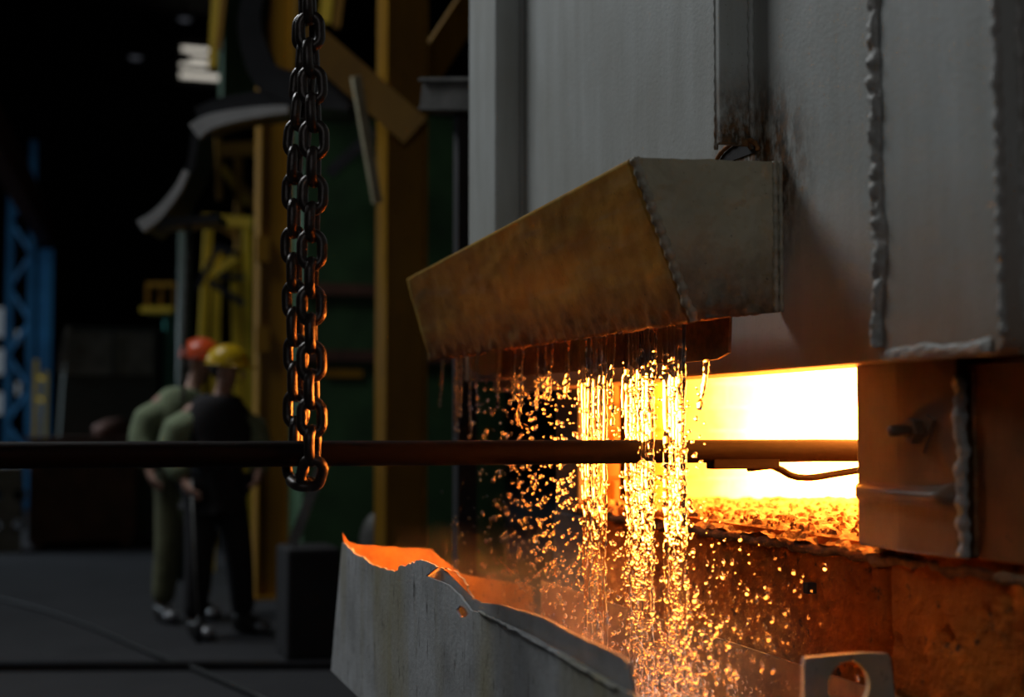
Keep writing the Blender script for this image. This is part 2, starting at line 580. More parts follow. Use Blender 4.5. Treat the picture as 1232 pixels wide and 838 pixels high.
MB().box((1.92, NEAR_Y - 0.35, HEARTH - 0.05), (3.42, NEAR_Y - 0.02, 1.95)).build('near_lining', M['dark'], fur)

# far jamb: a plain steel-faced post, and a dark tube added for the gap just inside it
fj = MB().box((1.80, FAR_Y, 0.98), (1.90, 4.80, 2.9)).build('far_jamb', M['dark_block'], fur, bevel=0.008)
MB().tube([(1.955, FAR_Y - 0.05, HEARTH), (1.957, FAR_Y - 0.05, 1.3), (1.95, FAR_Y - 0.05, 1.8)], 0.018, 12).build('gap_tube', M['bar'], fur, smooth=True)


def hearth(u, v):
    x = 1.775 + u * 1.55
    y = NEAR_Y - 0.05 + v * (FAR_Y - NEAR_Y + 0.1)
    a = noise.fractal(Vector((x * 14, y * 14, 0)), 0.8, 2.1, 5)
    edge = max(0.0, 1 - u / 0.05) * 0.02
    return (x + 0.012 * nz(x, y, 0, 18, 5), y, HEARTH + 0.016 * a - edge)


MB().grid(hearth, 110, 120).build('hearth_sill', M['slag'], fur, smooth=False)
ch = MB()
for k in range(520):
    x = 1.80 + 0.75 * random.random() ** 1.3
    y = random.uniform(NEAR_Y + 0.02, FAR_Y - 0.04)
    r = random.uniform(0.004, 0.017) * (1.2 - 0.4 * (x - 1.8)) * random.uniform(0.6, 1.0)
    pts = []
    for a in range(6):
        t = a * math.pi / 3 + random.uniform(-0.3, 0.3)
        pts.append((x + r * math.cos(t) * random.uniform(0.7, 1.2), y + r * math.sin(t) * random.uniform(0.7, 1.2), HEARTH + 0.002))
    top = [(x + (p[0] - x) * random.uniform(0.3, 0.8), y + (p[1] - y) * random.uniform(0.3, 0.8), HEARTH + r * random.uniform(0.25, 0.7) + 0.006) for p in pts]
    ch.add(pts + top, [tuple(range(6, 12))] + [(i, (i + 1) % 6, 6 + (i + 1) % 6, 6 + i) for i in range(6)])
o = ch.build('slag_crumbs', M['slag'], fur)
o['kind'] = 'stuff'


def concrete(y0, y1, x0, seed, nu, nv, z0=0.0):
    def fn(u, v):
        y, z = y0 + (y1 - y0) * u, z0 + (HEARTH - 0.005 - z0) * v
        a = noise.fractal(Vector((y * 3 + seed, z * 3, 0)), 0.7, 2.1, 6)
        pit = max(0.0, noise.fractal(Vector((y * 16 + seed, z * 11, 4)), 0.6, 2.1, 5) - 0.30)
        ed = 0.03 * max(0, 1 - min(u * (y1 - y0), (1 - u) * (y1 - y0)) / 0.02) + 0.02 * max(0, 1 - (1 - v) * (HEARTH - z0) / 0.03)
        return (x0 - 0.006 * a + 0.035 * pit + ed, y, z)
    m = MB().grid(fn, nu, nv)
    return m


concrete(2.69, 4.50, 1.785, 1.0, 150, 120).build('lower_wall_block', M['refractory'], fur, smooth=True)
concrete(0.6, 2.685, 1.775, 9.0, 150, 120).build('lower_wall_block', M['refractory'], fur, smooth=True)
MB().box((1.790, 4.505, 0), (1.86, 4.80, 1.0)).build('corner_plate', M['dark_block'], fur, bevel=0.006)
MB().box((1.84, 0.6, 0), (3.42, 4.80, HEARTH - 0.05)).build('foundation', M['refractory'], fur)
# mortar crust squeezed out along the top joint
pts, rs = [], []
for i in range(146):
    y = 0.9 + i * 0.024
    pts.append((1.782 + 0.01 * nz(y, 0, 0, 20), y, 1.012 + 0.010 * nz(y, 1, 0, 12)))
    rs.append(0.012 + 0.009 * nz(y, 2, 0, 30))
MB().tube(pts, rs, 8).build('mortar_joint', M['mortar'], fur, smooth=True)
# small square pin head sunk in the lower wall
p = on_x(974, 707, 1.775)
MB().box((p.x - 0.012, p.y - 0.012, p.z - 0.013), (p.x + 0.03, p.y + 0.012, p.z + 0.013)).build('pin_head', M['dark'], fur, bevel=0.003)

# steel shell right of the jamb and above the opening
MB().box((1.762, 0.6, 1.045), (1.86, 2.368, 1.428)).build('shell_plate', M['shell'], fur, bevel=0.004)
MB().box((1.82, 0.6, 1.43), (1.86, 2.46, 3.2)).build('shell_plate', M['shell'], fur, bevel=0.004)
MB().box((1.84, 2.40, 1.95), (1.88, 4.80, 3.2)).build('shell_plate', M['shell'], fur)
MB().box((1.88, 0.6, 1.95), (3.42, 4.80, 3.2)).build('shell_top', M['shell'], fur)
MB().box((3.42, 0.6, 0), (3.55, 4.86, 3.2)).build('shell_back', M['shell'], fur)
MB().box((1.86, 4.80, 0), (3.42, 4.86, 3.2)).build('shell_side', M['shell'], fur)
weld((1.760, 2.345, 1.05), (1.760, 2.345, 1.42), 0.005, fur, M['mortar'], seed=4)

# near jamb casting: two facets with a vertical ridge, cross rib, edge bead, bolt
jy0, jy1, jz0, jz1 = 2.372, 2.742, 1.043, 1.455
jr = on_x(1086, 600, 1.725).y


def jamb_cast():
    mb = MB()
    prof = [(1.745, jy1), (1.722, jr + 0.012), (1.722, jr - 0.012), (1.738, jy0), (1.85, jy0), (1.90, jy1)]
    vs = [(x, y, z) for z in (jz0, jz1) for x, y in prof]
    n = len(prof)
    mb.add(vs, [tuple(reversed(range(n))), tuple(range(n, 2 * n))] + [(i, (i + 1) % n, n + (i + 1) % n, n + i) for i in range(n)])
    return mb


jm = jamb_cast().build('jamb_block', M['jamb'], fur, bevel=0.006)
rz = on_x(1090, 596, 1.71).z
rp = []
for dz, dx in ((-0.034, 0.0), (-0.016, -0.004), (-0.009, -0.028), (0.009, -0.028), (0.015, -0.005), (0.030, 0.0)):
    rp.append((dx, dz))
mb = MB()
ys = [jy1 - 0.012, jy1 - 0.05, jr, jy0 + 0.05, jy0 + 0.004]
xs = [1.742, 1.739, 1.7225, 1.733, 1.736]
ks = [0.35, 1, 1, 1, 0.8]
vs = [(x + 0.004 + dx * k - (0.004 if dx else 0), y, rz + dz * (1.25 if i in (0, 4) else 1)) for i, (x, y, k) in enumerate(zip(xs, ys, ks)) for dx, dz in rp]
fs = [(i * 6 + j, i * 6 + j + 1, (i + 1) * 6 + j + 1, (i + 1) * 6 + j) for i in range(4) for j in range(5)] + [tuple(range(6)), tuple(range(24, 30))]
mb.add(vs, fs).build('cross_rib', M['jamb'], jm, smooth=True)
weld((1.742, jy0 - 0.008, jz0 + 0.003), (1.742, jy0 - 0.008, 1.40), 0.0135, jm, M['weld_grey'], 'edge_bead', jag=0.35, seed=2)
bc = on_x(1107, 518, 1.728)
wp = [on_x(x, y, 1.722) for x, y in ((1086, 512), (1112, 498), (1122, 505), (1110, 545), (1104, 540))]
MB().plate(wp, (0.012, 0, 0)).build('wedge_plate', M['jamb'], jm)
nut = MB()
hexo = [(1.700, bc.y + 0.027 * math.cos(a), bc.z + 0.027 * math.sin(a)) for a in [math.pi / 3 * k + 0.2 for k in range(6)]]
nut.plate(hexo, (0.024, 0, 0))
nut.build('nut', M['jamb'], jm, bevel=0.002)
MB().tube([(1.652, bc.y, bc.z), (1.657, bc.y, bc.z), (1.72, bc.y, bc.z)], [0.009, 0.0125, 0.0125], 16).build('bolt', M['jamb'], jm, smooth=True)

# ================================================================== lifting door with the water gutter
DX, DB, DT = 1.66, 1.438, 3.0
door = thing('furnace_door', 'pale grey ribbed steel furnace door hanging above the glowing mouth', 'door', (1.72, 3.5, DB))
MB().box((DX, 2.20, DB), (DX + 0.13, 5.10, DT)).build('face_plate', M['door'], door, bevel=0.006)
ef = MB().box((1.56, 4.77, DB + 0.04), (DX, 5.10, DT)).build('edge_flange', M['door'], door, bevel=0.012)
weld((DX, 4.765, 1.7), (DX, 4.765, DT), 0.006, door, M['door'], seed=8)
# central fin rib: runs down to the slot above the gutter
MB().box((1.572, 3.050, 1.990), (DX + 0.01, 3.072, DT)).build('centre_rib', M['door'], door, bevel=0.004)
weld((DX - 0.004, 3.046, 1.98), (DX - 0.004, 3.046, DT), 0.0075, door, M['door'], seed=18, jag=0.15)
weld((1.575, 3.078, 1.98), (1.575, 3.078, DT), 0.005, door, M['door'], seed=28, jag=0.1)
# overflow slot: dark lens-shaped plate painting the shaded opening under the rib
slot = []
c = on_x(888, 186, DX - 0.002)
for k in range(20):
    a = math.pi * k / 19
    slot.append((DX - 0.004, c.y - 0.105 * math.cos(a), c.z - 0.010 + 0.036 * math.sin(a)))
MB().plate(slot, (0.006, 0, 0)).build('slot_dark_plate', M['dark'], door)
lip = [(DX - 0.008, c.y - 0.112 * math.cos(math.pi * k / 24), c.z - 0.010 + 0.042 * math.sin(math.pi * k / 24)) for k in range(25)]
MB().tube(lip, [0.006 + 0.003 * nz(k, 0, 0, 0.9) for k in range(25)], 8).build('slot_lip', M['torn'], door, smooth=True)
# thick slab along the near edge with ragged weld beads
sy0, sy1 = 1.995, 2.372
sl = []
zb = on_x(1130, 430, 1.56).z
rr = 0.03
for k in range(7):
    a = math.pi + math.pi / 2 * k / 6
    sl.append((1.56, sy0 + rr + rr * math.cos(a), zb + rr + rr * math.sin(a)))
for k in range(7):
    a = 1.5 * math.pi + math.pi / 2 * k / 6
    sl.append((1.56, sy1 - rr + rr * math.cos(a), zb + rr + rr * math.sin(a)))
sl += [(1.56, sy1 + 0.020, DT), (1.56, sy0 + 0.012, DT)]
slab = MB().plate(sl, (0.046, 0, 0)).build('edge_slab', M['door'], door, bevel=0.004)
MB().box((1.606, 2.10, zb + 0.02), (DX + 0.02, 2.36, DT)).build('slab_backing', M['door'], door)


def crust_strip(p, q, w, parent, mat, name, seed, cross, amp=0.012):
    """ragged ribbon of weld metal lying on a face"""
    p, q, cross = Vector(p), Vector(q), Vector(cross).normalized()
    n = int((q - p).length / 0.006)
    nrm = (q - p).normalized().cross(cross).normalized()
    if nrm.x > 0:
        nrm = -nrm
    m = 8

    def fn(u, v):
        c = p.lerp(q, v)
        wl = w * (0.85 + 0.45 * nz(c.x, c.y, c.z, 16, seed) + 0.2 * nz(c.x, c.y, c.z, 45, seed))
        s = (u - 0.5) * wl
        h = amp * (1 - (2 * u - 1) ** 2) * (0.72 + 0.75 * nz(c.x + s, c.y + s, c.z, 38, seed + 2) + 0.45 * nz(c.x + s, c.y + s, c.z, 85, seed + 4))
        return c + cross * s + nrm * max(0, h) + cross * (0.35 * w * nz(c.x, c.y, c.z, 7, seed + 6))
    return MB().grid(fn, m, n).build(name, mat, parent, smooth=True)


crust_strip((1.558, sy1 - 0.012, zb + 0.03), (1.558, sy1 + 0.010, DT), 0.044, door, M['weld_grey'], 'weld_bead', 3, (0, 1, 0), 0.016)
crust_strip((1.558, sy0 + 0.03, zb + 0.014), (1.558, sy1 - 0.03, zb + 0.014), 0.026, door, M['weld_grey'], 'weld_bead', 13, (0, 0, 1), 0.005)
weld((1.562, sy0 + 0.004, zb + 0.03), (1.562, sy0 + 0.016, DT), 0.008, door, M['weld_grey'], jag=0.35, seed=33)
weld((1.607, sy0 + 0.002, zb + 0.05), (1.607, sy0 + 0.014, DT), 0.009, door, M['weld_grey'], jag=0.4, seed=43)

# gutter welded to the door
EY = 2.923
A_t, A_b = Vector((1.28, EY, 1.912)), Vector((1.432, EY, 1.545))
B_t, B_b = Vector((1.655, EY, 1.925)), Vector((1.655, EY, 1.572))
F_t, F_b = on_x(490, 335, 1.28), on_x(520, 433, 1.432)
nrm = (F_t - A_t).cross(A_b - A_t).normalized()
if nrm.x > 0:
    nrm = -nrm


def gfront(u, v):
    a = A_t.lerp(A_b, v)
    b = F_t.lerp(F_b, v)
    p = a.lerp(b, u)
    k = 0.004 * noise.fractal(Vector((p.y * 6, p.z * 9, 1)), 0.8, 2, 5)
    if v > 0.8:
        k += (v - 0.8) * 0.06 * noise.fractal(Vector((p.y * 22, p.z * 22, 3)), 0.7, 2, 4)
    return p + nrm * k + Vector((0, 0, -0.012 * max(0, v - 0.9) * 10 * nz(p.y, 0, 0, 18)))


gm = MB().grid(gfront, 150, 40)
o = gm.build('gutter', M['gutter_front'], door, smooth=True)
s = o.modifiers.new('thickness', 'SOLIDIFY')
s.thickness = 0.012
s.offset = 0
gut = o


def gend(u, v):
    p = A_t.lerp(B_t, u).lerp(A_b.lerp(B_b, u), v)
    k = 0.005 * noise.fractal(Vector((p.x * 10, p.z * 10, 8)), 0.8, 2, 6) + 0.004 * max(0, nz(p.x, p.z, 0, 38, 3)) * (1.2 - v)
    k += 0.010 * max(0, v - 0.75) * 4 * nz(p.x, p.z, 2, 40)
    return p + Vector((0, -k - 0.004, 0))


o = MB().grid(gend, 70, 70).build('end_plate', M['gutter_end'], gut, smooth=True)
s = o.modifiers.new('thickness', 'SOLIDIFY')
s.thickness = 0.012
s.offset = 0
weld(A_t + Vector((0.004, -0.008, 0)), A_b + Vector((0, -0.008, 0)), 0.011, gut, M['weld'], jag=0.2, seed=5, step=0.006)
weld(B_t + Vector((-0.012, -0.010, 0.0)), B_b + Vector((-0.012, -0.010, 0)), 0.0075, gut, M['weld'], jag=0.12, seed=6)
weld(B_t + Vector((0.002, -0.012, 0.0)), B_b + Vector((0.002, -0.012, 0)), 0.006, gut, M['weld'], jag=0.12, seed=16)
# far end plate, sloping floor of the gutter with drain gap, drip apron behind the water
Q_t, Q_b = Vector((1.655, F_t.y, 1.86)), Vector((1.655, F_b.y, 1.60))
MB().plate([F_t, F_b, Q_b, Q_t], (0, -0.01, 0)).build('far_end_plate', M['gutter_end'], gut)


def gfloor(u, v):
    a = A_b.lerp(F_b, u)
    b = Vector((1.60, a.y, 1.585))
    p = a.lerp(b, v)
    return p + Vector((0, 0, 0.010 * noise.fractal(Vector((p.x * 25, p.y * 25, 0)), 0.7, 2, 4)))


MB().grid(gfloor, 120, 14).build('gutter_floor', M['torn'], gut, smooth=True)
ap = [on_x(878, 375, 1.585), on_x(876, 424, 1.585), on_x(862, 432, 1.585), on_x(600, 455, 1.585), on_x(560, 458, 1.585), on_x(560, 430, 1.585)]
edge = []
n = 60
for k in range(n + 1):
    t = k / n
    p = ap[2].lerp(ap[4], t)
    edge.append(p + Vector((0, 0, 0.004 * nz(p.y, 0, 0, 30) + 0.003 * nz(p.y, 3, 0, 80))))
poly = [Vector((1.585, ap[0].y, 1.60)), ap[1]] + edge + [Vector((1.585, ap[4].y, 1.60))]
MB().plate(poly, (0.008, 0, 0)).build('drip_apron', M['gutter_end'], gut)

# ================================================================== round bar with its bracket and bent rod
BY, BZ, BR = 3.35, 1.240, 0.0305
barT = thing('steel_bar', 'long dark round steel bar carried by the chain and reaching into the furnace', 'bar', (0.6, BY, BZ))
pts = [(-2.2 + i * 0.12, BY, BZ + 0.0012 * nz(i, 0, 0, 0.7)) for i in range(41)]
MB().tube(pts, BR, 28).build('round_bar', M['bar'], barT, smooth=True)
x0, x1 = on_y(858, 560, BY - 0.02).x, on_y(938, 560, BY - 0.02).x
MB().box((x0, BY - 0.022, BZ - BR - 0.016), (x1, BY + 0.022, BZ - BR + 0.012)).build('bracket_plate', M['bar'], barT, bevel=0.003)
rod = [on_y(x, y, BY - 0.005) for x, y in ((900, 563), (928, 560), (940, 565), (950, 571), (960, 574), (975, 574.5), (990, 572.5), (1010, 569), (1040, 564.5), (1080, 560))]
MB().tube(rod, 0.0095, 10).build('bent_rod', M['bar'], barT, smooth=True)

# ================================================================== the lifting chain
chn = thing('lifting_chain', 'heavy rusty link chain hanging doubled and looped around the steel bar', 'chain', (0.62, BY, 1.14))


def link_mesh(L, w, r, seg=10, n=9):
    hw, hl = w / 2 - r, L / 2 - w / 2
    path = []
    for k in range(seg + 1):
        a = math.pi * k / seg
        path.append((hw * math.cos(a), 0, hl + hw * math.sin(a)))
    for k in range(seg + 1):
        a = math.pi + math.pi * k / seg
        path.append((hw * math.cos(a), 0, -hl + hw * math.sin(a)))
    return MB().tube(path, r, n, closed=True)


LM = link_mesh(0.102, 0.073, 0.0128)
lme = LM.mesh('chain_link', True)
lme.materials.append(M['chain'])


def cx(px, y):
    return on_y(px, 400, y).x


path = []
yR, yL = BY - 0.052, BY + 0.050
for py in range(-60, 540, 20):                                   # near strand, from the top down
    px = 372 + 5.0 * min(1, max(0, (py - 60) / 120)) + 2.0 * math.sin(py / 70) - max(0, py - 330) * 0.02
    p = on_y(px, py, yR + 0.018 * (1 - min(1, max(0, py) / 200)))
    path.append(p)
for k in range(9):                                               # cradle under the bar
    a = math.pi * (k + 0.5) / 9
    x = on_y(373 - 14 * (k / 8), 570, BY).x
    path.append(Vector((x, BY - 0.053 * math.cos(a), BZ - 0.012 - 0.060 * math.sin(a))))
for py in range(530, -61, -20):                                  # far strand up again
    px = 355 + 1.5 * math.sin(py / 60) + 12 * (1 - min(1, max(0, (py - 40) / 150)))
    path.append(on_y(px, py, yL))
pitch = 0.066
pos, acc = [], 0.0
nxt = 0.0
for a, b in zip(path, path[1:]):
    d = (b - a).length
    while nxt <= acc + d:
        pos.append((a.lerp(b, (nxt - acc) / d), (b - a).normalized()))
        nxt += pitch
    acc += d
tang = []
for i in range(len(pos)):
    t = (pos[min(i + 1, len(pos) - 1)][0] - pos[max(i - 1, 0)][0]).normalized()
    tang.append(t)
for i, (p, _) in enumerate(pos):
    t = tang[i]
    ref = FWD - t * FWD.dot(t) if abs(t.dot(FWD)) < 0.8 else Vector((1, 0, 0))
    ref.normalize()
    side = t.cross(ref).normalized()
    tw = math.radians((8 if i % 2 else 84) + random.uniform(-9, 9) + (14 if i > len(pos) / 2 else 0))
    xa = side * math.cos(tw) + ref * math.sin(tw)
    ya = t.cross(xa)
    o = bpy.data.objects.new('chain_link', lme)
    C.objects.link(o)
    o.parent = chn
    m = Matrix((xa, ya, t)).transposed().to_4x4()
    m.translation = p - Vector(chn.location)
    o.matrix_local = m

# ================================================================== splash trough under the opening
TX = 1.00
tr = thing('splash_trough', 'torn grey sheet steel trough catching the water below the furnace mouth', 'trough', (1.35, 3.5, 0))


def jag(pts, amp, n):
    out = []
    for a, b in zip(pts, pts[1:]):
        for k in range(n):
            t = k / n
            p = (a[0] + (b[0] - a[0]) * t, a[1] + (b[1] - a[1]) * t)
            out.append((p[0] + random.uniform(-amp, amp) * 0.5, p[1] + random.uniform(-amp, amp)))
    out.append(pts[-1])
    return out


topline = jag([(412, 652), (425, 664), (440, 672), (448, 679), (462, 683), (474, 688), (482, 681), (494, 678), (503, 674), (514, 675), (530, 682),
               (545, 687), (556, 694), (561, 704), (566, 716), (572, 724)], 1.9, 4)
seam = [(512, 690), (545, 703), (562, 722), (575, 727), (600, 737), (640, 760), (680, 785), (730, 815), (775, 842)]
front = topline[:40] + jag([(512, 692), (540, 704), (553, 716), (566, 734), (590, 742), (640, 766), (690, 794), (740, 824), (790, 850)], 0.6, 3)
outline = [on_x(x, y, TX) for x, y in front] + [on_x(790, 1010, TX), on_x(520, 930, TX), on_x(398, 806, TX)]
hole = [on_x(x, y, TX) for x, y in ((549, 733), (553, 728), (559, 731), (563, 738), (560, 742), (553, 742))]
MB().plate([on_x(x, y, TX) for x, y in front] + [on_x(795, 1000, TX), on_x(520, 925, TX), on_x(398, 806, TX)], (0.006, 0, 0), [hole]).build('front_plate', M['trough'], tr)
# upper strip riveted behind the front plate, with a scorched, torn rim
up = topline[40:] + jag([(572, 724), (600, 727), (630, 735), (655, 743), (690, 763), (720, 776), (745, 788), (756, 797)], 0.35, 4)
low = [(772, 880), (740, 840), (690, 806), (640, 778), (590, 754), (560, 744), (540, 722), (505, 700)]
MB().plate([on_x(x, y, TX + 0.014) for x, y in up] + [on_x(x, y, TX + 0.014) for x, y in low], (0.006, 0, 0)).build('upper_strip', M['trough_strip'], tr)
# weld crust along the seam
sp = [on_x(x, y, TX - 0.004) for x, y in ((575, 735), (600, 747), (640, 770), (690, 798), (740, 828))]
for a, b in zip(sp, sp[1:]):
    weld(a, b, 0.0032, tr, M['trough'], 'seam_crust', jag=0.7, seed=a.y)
# far end plate, back plate, bottom, near end plate with the lifting lug
ey = on_x(412, 652, TX).y
ep = [on_y(x, y, ey) for x, y in jag([(413, 640), (418, 650), (428, 655), (450, 656), (485, 659), (520, 660), (527, 668), (538, 676), (556, 690), (640, 705)], 0.5, 4)]
ep = [Vector((min(p.x, 1.70), p.y, p.z)) for p in ep]
MB().plate(ep + [Vector((1.70, ey, 0.50)), Vector((TX + 0.03, ey, 0.50))], (0, 0.006, 0)).build('far_end_plate', M['trough_in'], tr)
b0, b1 = on_x(835, 758, 1.71), on_x(1060, 832, 1.71)
dz = (b1.z - b0.z) / (b1.y - b0.y)
MB().plate([Vector((1.71, 2.2, b0.z + dz * (2.2 - b0.y))), Vector((1.71, ey, b0.z + dz * (ey - b0.y))), Vector((1.71, ey, 0.45)), Vector((1.71, 2.2, 0.45))], (0.008, 0, 0)).build('back_plate', M['trough_in'], tr)
MB().box((TX + 0.01, 2.2, 0.50), (1.71, ey - 0.15, 0.51)).build('bottom_plate', M['trough_in'], tr)
LY = 2.45
MB().box((1.04, LY, 0.44), (1.70, LY + 0.01, 0.745)).build('near_end_plate', M['trough'], tr)
lug = [on_y(x, y, LY - 0.012) for x, y in ((968, 900), (968, 800), (970, 791), (1000, 788), (1040, 785), (1068, 786), (1072, 792), (1077, 840), (1080, 900))]
hc = on_y(1022, 824, LY - 0.012)
hh = [hc + Vector((0.047 * math.cos(a), 0, 0.047 * math.sin(a))) for a in [2 * math.pi * k / 28 for k in range(28)]]
o = MB().plate(lug, (0, 0.016, 0), [hh]).build('lifting_lug', M['trough'], tr, bevel=0.002)
o['label'] = 'grey steel lug plate with a round hole'
for x, y in ((1.06, 2.3), (1.06, 4.55), (1.64, 2.3), (1.64, 4.55)):
    MB().box((x - 0.03, y - 0.03, 0), (x + 0.03, y + 0.03, 0.50)).build('leg', M['rust'], tr)

# ================================================================== water
WZ = 0.60


def pond(u, v):
    x, y = 1.012 + u * 0.69, 2.47 + v * (ey - 0.02 - 2.47)
    k = 0.010 * noise.fractal(Vector((x * 18, y * 18, 0)), 0.7, 2, 4)
    d = abs(y - 3.25)
    k += 0.030 * math.exp(-((d / 0.42) ** 2) - ((x - 1.48) / 0.2) ** 2) * noise.fractal(Vector((x * 34, y * 34, 7)), 0.8, 2, 3)
    return (x, y, WZ + k)


tag(MB().grid(pond, 90, 200).build('pooled_water', M['water'], None, smooth=True), 'churning orange lit water pooled in the torn trough', 'water', kind='stuff')

SX = 1.485        # plane in which the curtain falls


def strand(py0, zt, zb, r0, seed, spread=0.0, x0=SX, breakup=0.5):
    """one wobbling rope of water: a lumpy tube that necks more and more towards the bottom"""
    n = int((zt - zb) / 0.006)
    pts, rs = [], []
    for i in range(n + 1):
        t = i / n
        z = zt - (zt - zb) * t
        k = nz(seed, z * (26 - 10 * t), 0) * breakup * (0.35 + t)
        k2 = nz(seed + 4, z * 60, 0) * 0.25
        pts.append((x0 + 0.010 * t * nz(seed + 1, z * 9, 0), py0 + spread * t + 0.012 * (0.2 + t) * nz(seed + 2, z * 8, 1), z))
        rs.append(max(0.0012, r0 * (1 - 0.25 * t) * (1 + k + k2)))
    return MB().tube(pts, rs, 9)


def px_y(px, x=SX):
    return on_x(px, 500, x).y


def lip_z(y):
    t = (y - A_b.y) / (F_b.y - A_b.y)
    return A_b.z + (F_b.z - A_b.z) * t + 0.005


streams = [
    ('broad twin stream of falling water passing behind the bar, farthest of three', 704, 728, 8, 0.0072),
    ('thickest stream of falling water, crossing just in front of the bar', 757, 782, 9, 0.0085),
    ('nearest stream of falling water, close to the bright opening', 803, 823, 6, 0.0085),
]
for si, (lab, a, b, n, r) in enumerate(streams):
    yy = [px_y(a + (b - a) * k / (n - 1)) for k in range(n)]
    th = thing('water_stream', lab, 'water stream', (SX, sum(yy) / n, WZ), 'water streams falling from the gutter')
    for k, y in enumerate(yy):
        m = strand(y, lip_z(y), WZ + 0.01, r * random.uniform(0.75, 1.15), si * 17 + k * 3.1, random.uniform(-0.006, 0.006), SX + random.uniform(-0.005, 0.005), 0.75)
        m.build('water_strand', M['water'], th, smooth=True)
# thin trickles: short, breaking into drops before the bar
thin = [(534, 478), (545, 500), (549, 512), (561, 490), (566, 512), (572, 485), (594, 478), (618, 470), (632, 500), (640, 482), (650, 470), (662, 470), (676, 468),
        (690, 466), (697, 472), (741, 500), (747, 488), (790, 455), (797, 440), (846, 480)]
ORD = ('first second third fourth fifth sixth seventh eighth ninth tenth eleventh twelfth thirteenth fourteenth fifteenth sixteenth seventeenth '
       'eighteenth nineteenth twentieth').split()
for k, (px, yb) in enumerate(thin):
    y = px_y(px)
    zt = lip_z(y) if px < 840 else on_x(px, 432, SX).z
    zb = on_x(px, yb + 12, SX).z
    tag(strand(y, zt, zb, random.uniform(0.005, 0.0075), 70 + k * 2.3, random.uniform(0, 0.03), SX + random.uniform(-0.02, 0.02), 1.0).build('water_trickle', M['water'], None, smooth=True),
        'thin water trickle under the rusty gutter, %s from its far end' % ORD[k], 'water trickle', 'thin trickles along the gutter edge')

# thin steam rising off the pool
sm_ = bpy.data.materials.new('steam')
sm_.use_nodes = True
nt = sm_.node_tree
nt.nodes.remove(nt.nodes['Principled BSDF'])
vs_ = nt.nodes.new('ShaderNodeVolumeScatter')
vs_.inputs['Color'].default_value = (0.9, 0.9, 0.9, 1)
vs_.inputs['Anisotropy'].default_value = 0.2
f = map_range(nt, noise_node(nt, mapping(nt, (1, 1, 0.8)), 4.5, 4), 0.46, 0.72)
zf = map_range(nt, axis(nt, 2), WZ, 1.02, 1.0, 0.0)
nt.links.new(math_node(nt, 'MULTIPLY', math_node(nt, 'MULTIPLY', f, zf), 1.2), vs_.inputs['Density'])
nt.links.new(vs_.outputs[0], nt.nodes['Material Output'].inputs['Volume'])
tag(MB().box((1.03, 2.52, WZ + 0.03), (1.70, 4.2, 1.03)).build('steam', sm_), 'thin orange lit steam rising from the pooled water in the trough', 'steam', kind='stuff')

# drops: one instance-free mesh of stretched lumpy spheres
bm = bmesh.new()
bmesh.ops.create_icosphere(bm, subdivisions=2, radius=1)
sv = [v.co.copy() for v in bm.verts]
sf = [tuple(v.index for v in f.verts) for f in bm.faces]
bm.free()


def add_drop(mb, p, r, el, tilt=0.0):
    sh = random.uniform(-0.25, 0.25)
    ct, st = math.cos(tilt), math.sin(tilt)
    vs = []
    for v in sv:
        z = v.z * el
        w = 1 + sh * v.z
        x, y = v.x * w, v.y * w
        vs.append((p[0] + r * x, p[1] + r * (y * ct - z * st), p[2] + r * (y * st + z * ct)))
    mb.add(vs, sf)


drops = MB()
for k in range(2300):                                            # the broken curtain
    px = random.choice((random.triangular(518, 706, 660), random.triangular(530, 706, 640), random.uniform(600, 706), random.uniform(700, 850), random.gauss(715, 7), random.gauss(770, 9), random.gauss(770, 9), random.gauss(813, 7)))
    if px < 515 or px > 850:
        continue
    y0 = 452 + max(0, 700 - px) * 0.03
    py = y0 + 330 * random.random() ** 0.85
    x = SX + random.gauss(0, 0.03) * (0.4 + (py - 450) / 300)
    p = on_x(px, py, x)
    if p.z < WZ or (abs(p.y - BY) < 0.04 and abs(p.z - BZ) < 0.04):
        continue
    add_drop(drops, p, random.choice((0.0024, 0.0032, 0.0038, 0.0046, 0.006)) * random.uniform(0.8, 1.2), random.uniform(0.9, 1.6))
for k in range(420):                                             # spray thrown off the pool, towards the wall
    px, py = 800 + abs(random.gauss(0, 82)), 838 - abs(random.gauss(0, 100))
    x = random.uniform(1.40, 1.68)
    p = on_x(px, py, x)
    if p.z < WZ or py < 610:
        continue
    add_drop(drops, p, random.choice((0.0012, 0.0017, 0.0022, 0.0036)) * random.uniform(0.8, 1.3), random.uniform(1.0, 2.4), random.uniform(-0.9, 0.9))
for k in range(650):                                             # splash crown at the foot of the streams
    px, py = random.gauss(795, 42), 842 - abs(random.gauss(0, 48))
    p = on_x(px, py, random.uniform(1.3, 1.6))
    if p.z < WZ - 0.02:
        continue
    add_drop(drops, p, random.uniform(0.002, 0.006), random.uniform(0.8, 1.8), random.uniform(-1, 1))
tag(drops.build('water_drops', M['water'], None, smooth=True), 'curtain of countless glittering water drops falling in front of the furnace mouth', 'water drops', kind='stuff')

# ================================================================== hall background
# --- near the door: grey channel stub and shiny pipe
st = thing('bracket_arm', 'grey steel channel arm poking out behind the door edge', 'bracket', at(545, 300, 6.4))
a, b = at(514, 116, 6.4), at(600, 116, 6.2)
MB().bar(a, b, 0.10, 0.115).build('channel_web', M['grey_steel'], st)
MB().bar(a + Vector((0, 0, 0.066)), b + Vector((0, 0, 0.066)), 0.14, 0.016).build('flange', M['grey_steel'], st)
MB().bar(a - Vector((0, 0, 0.066)), b - Vector((0, 0, 0.066)), 0.14, 0.016).build('flange', M['grey_steel'], st)
pq = at(557, 140, 6.35)
MB().box((pq.x - 0.03, pq.y - 0.03, 0), (pq.x + 0.06, pq.y + 0.05, pq.z + 0.03)).build('post', M['dark'], st)


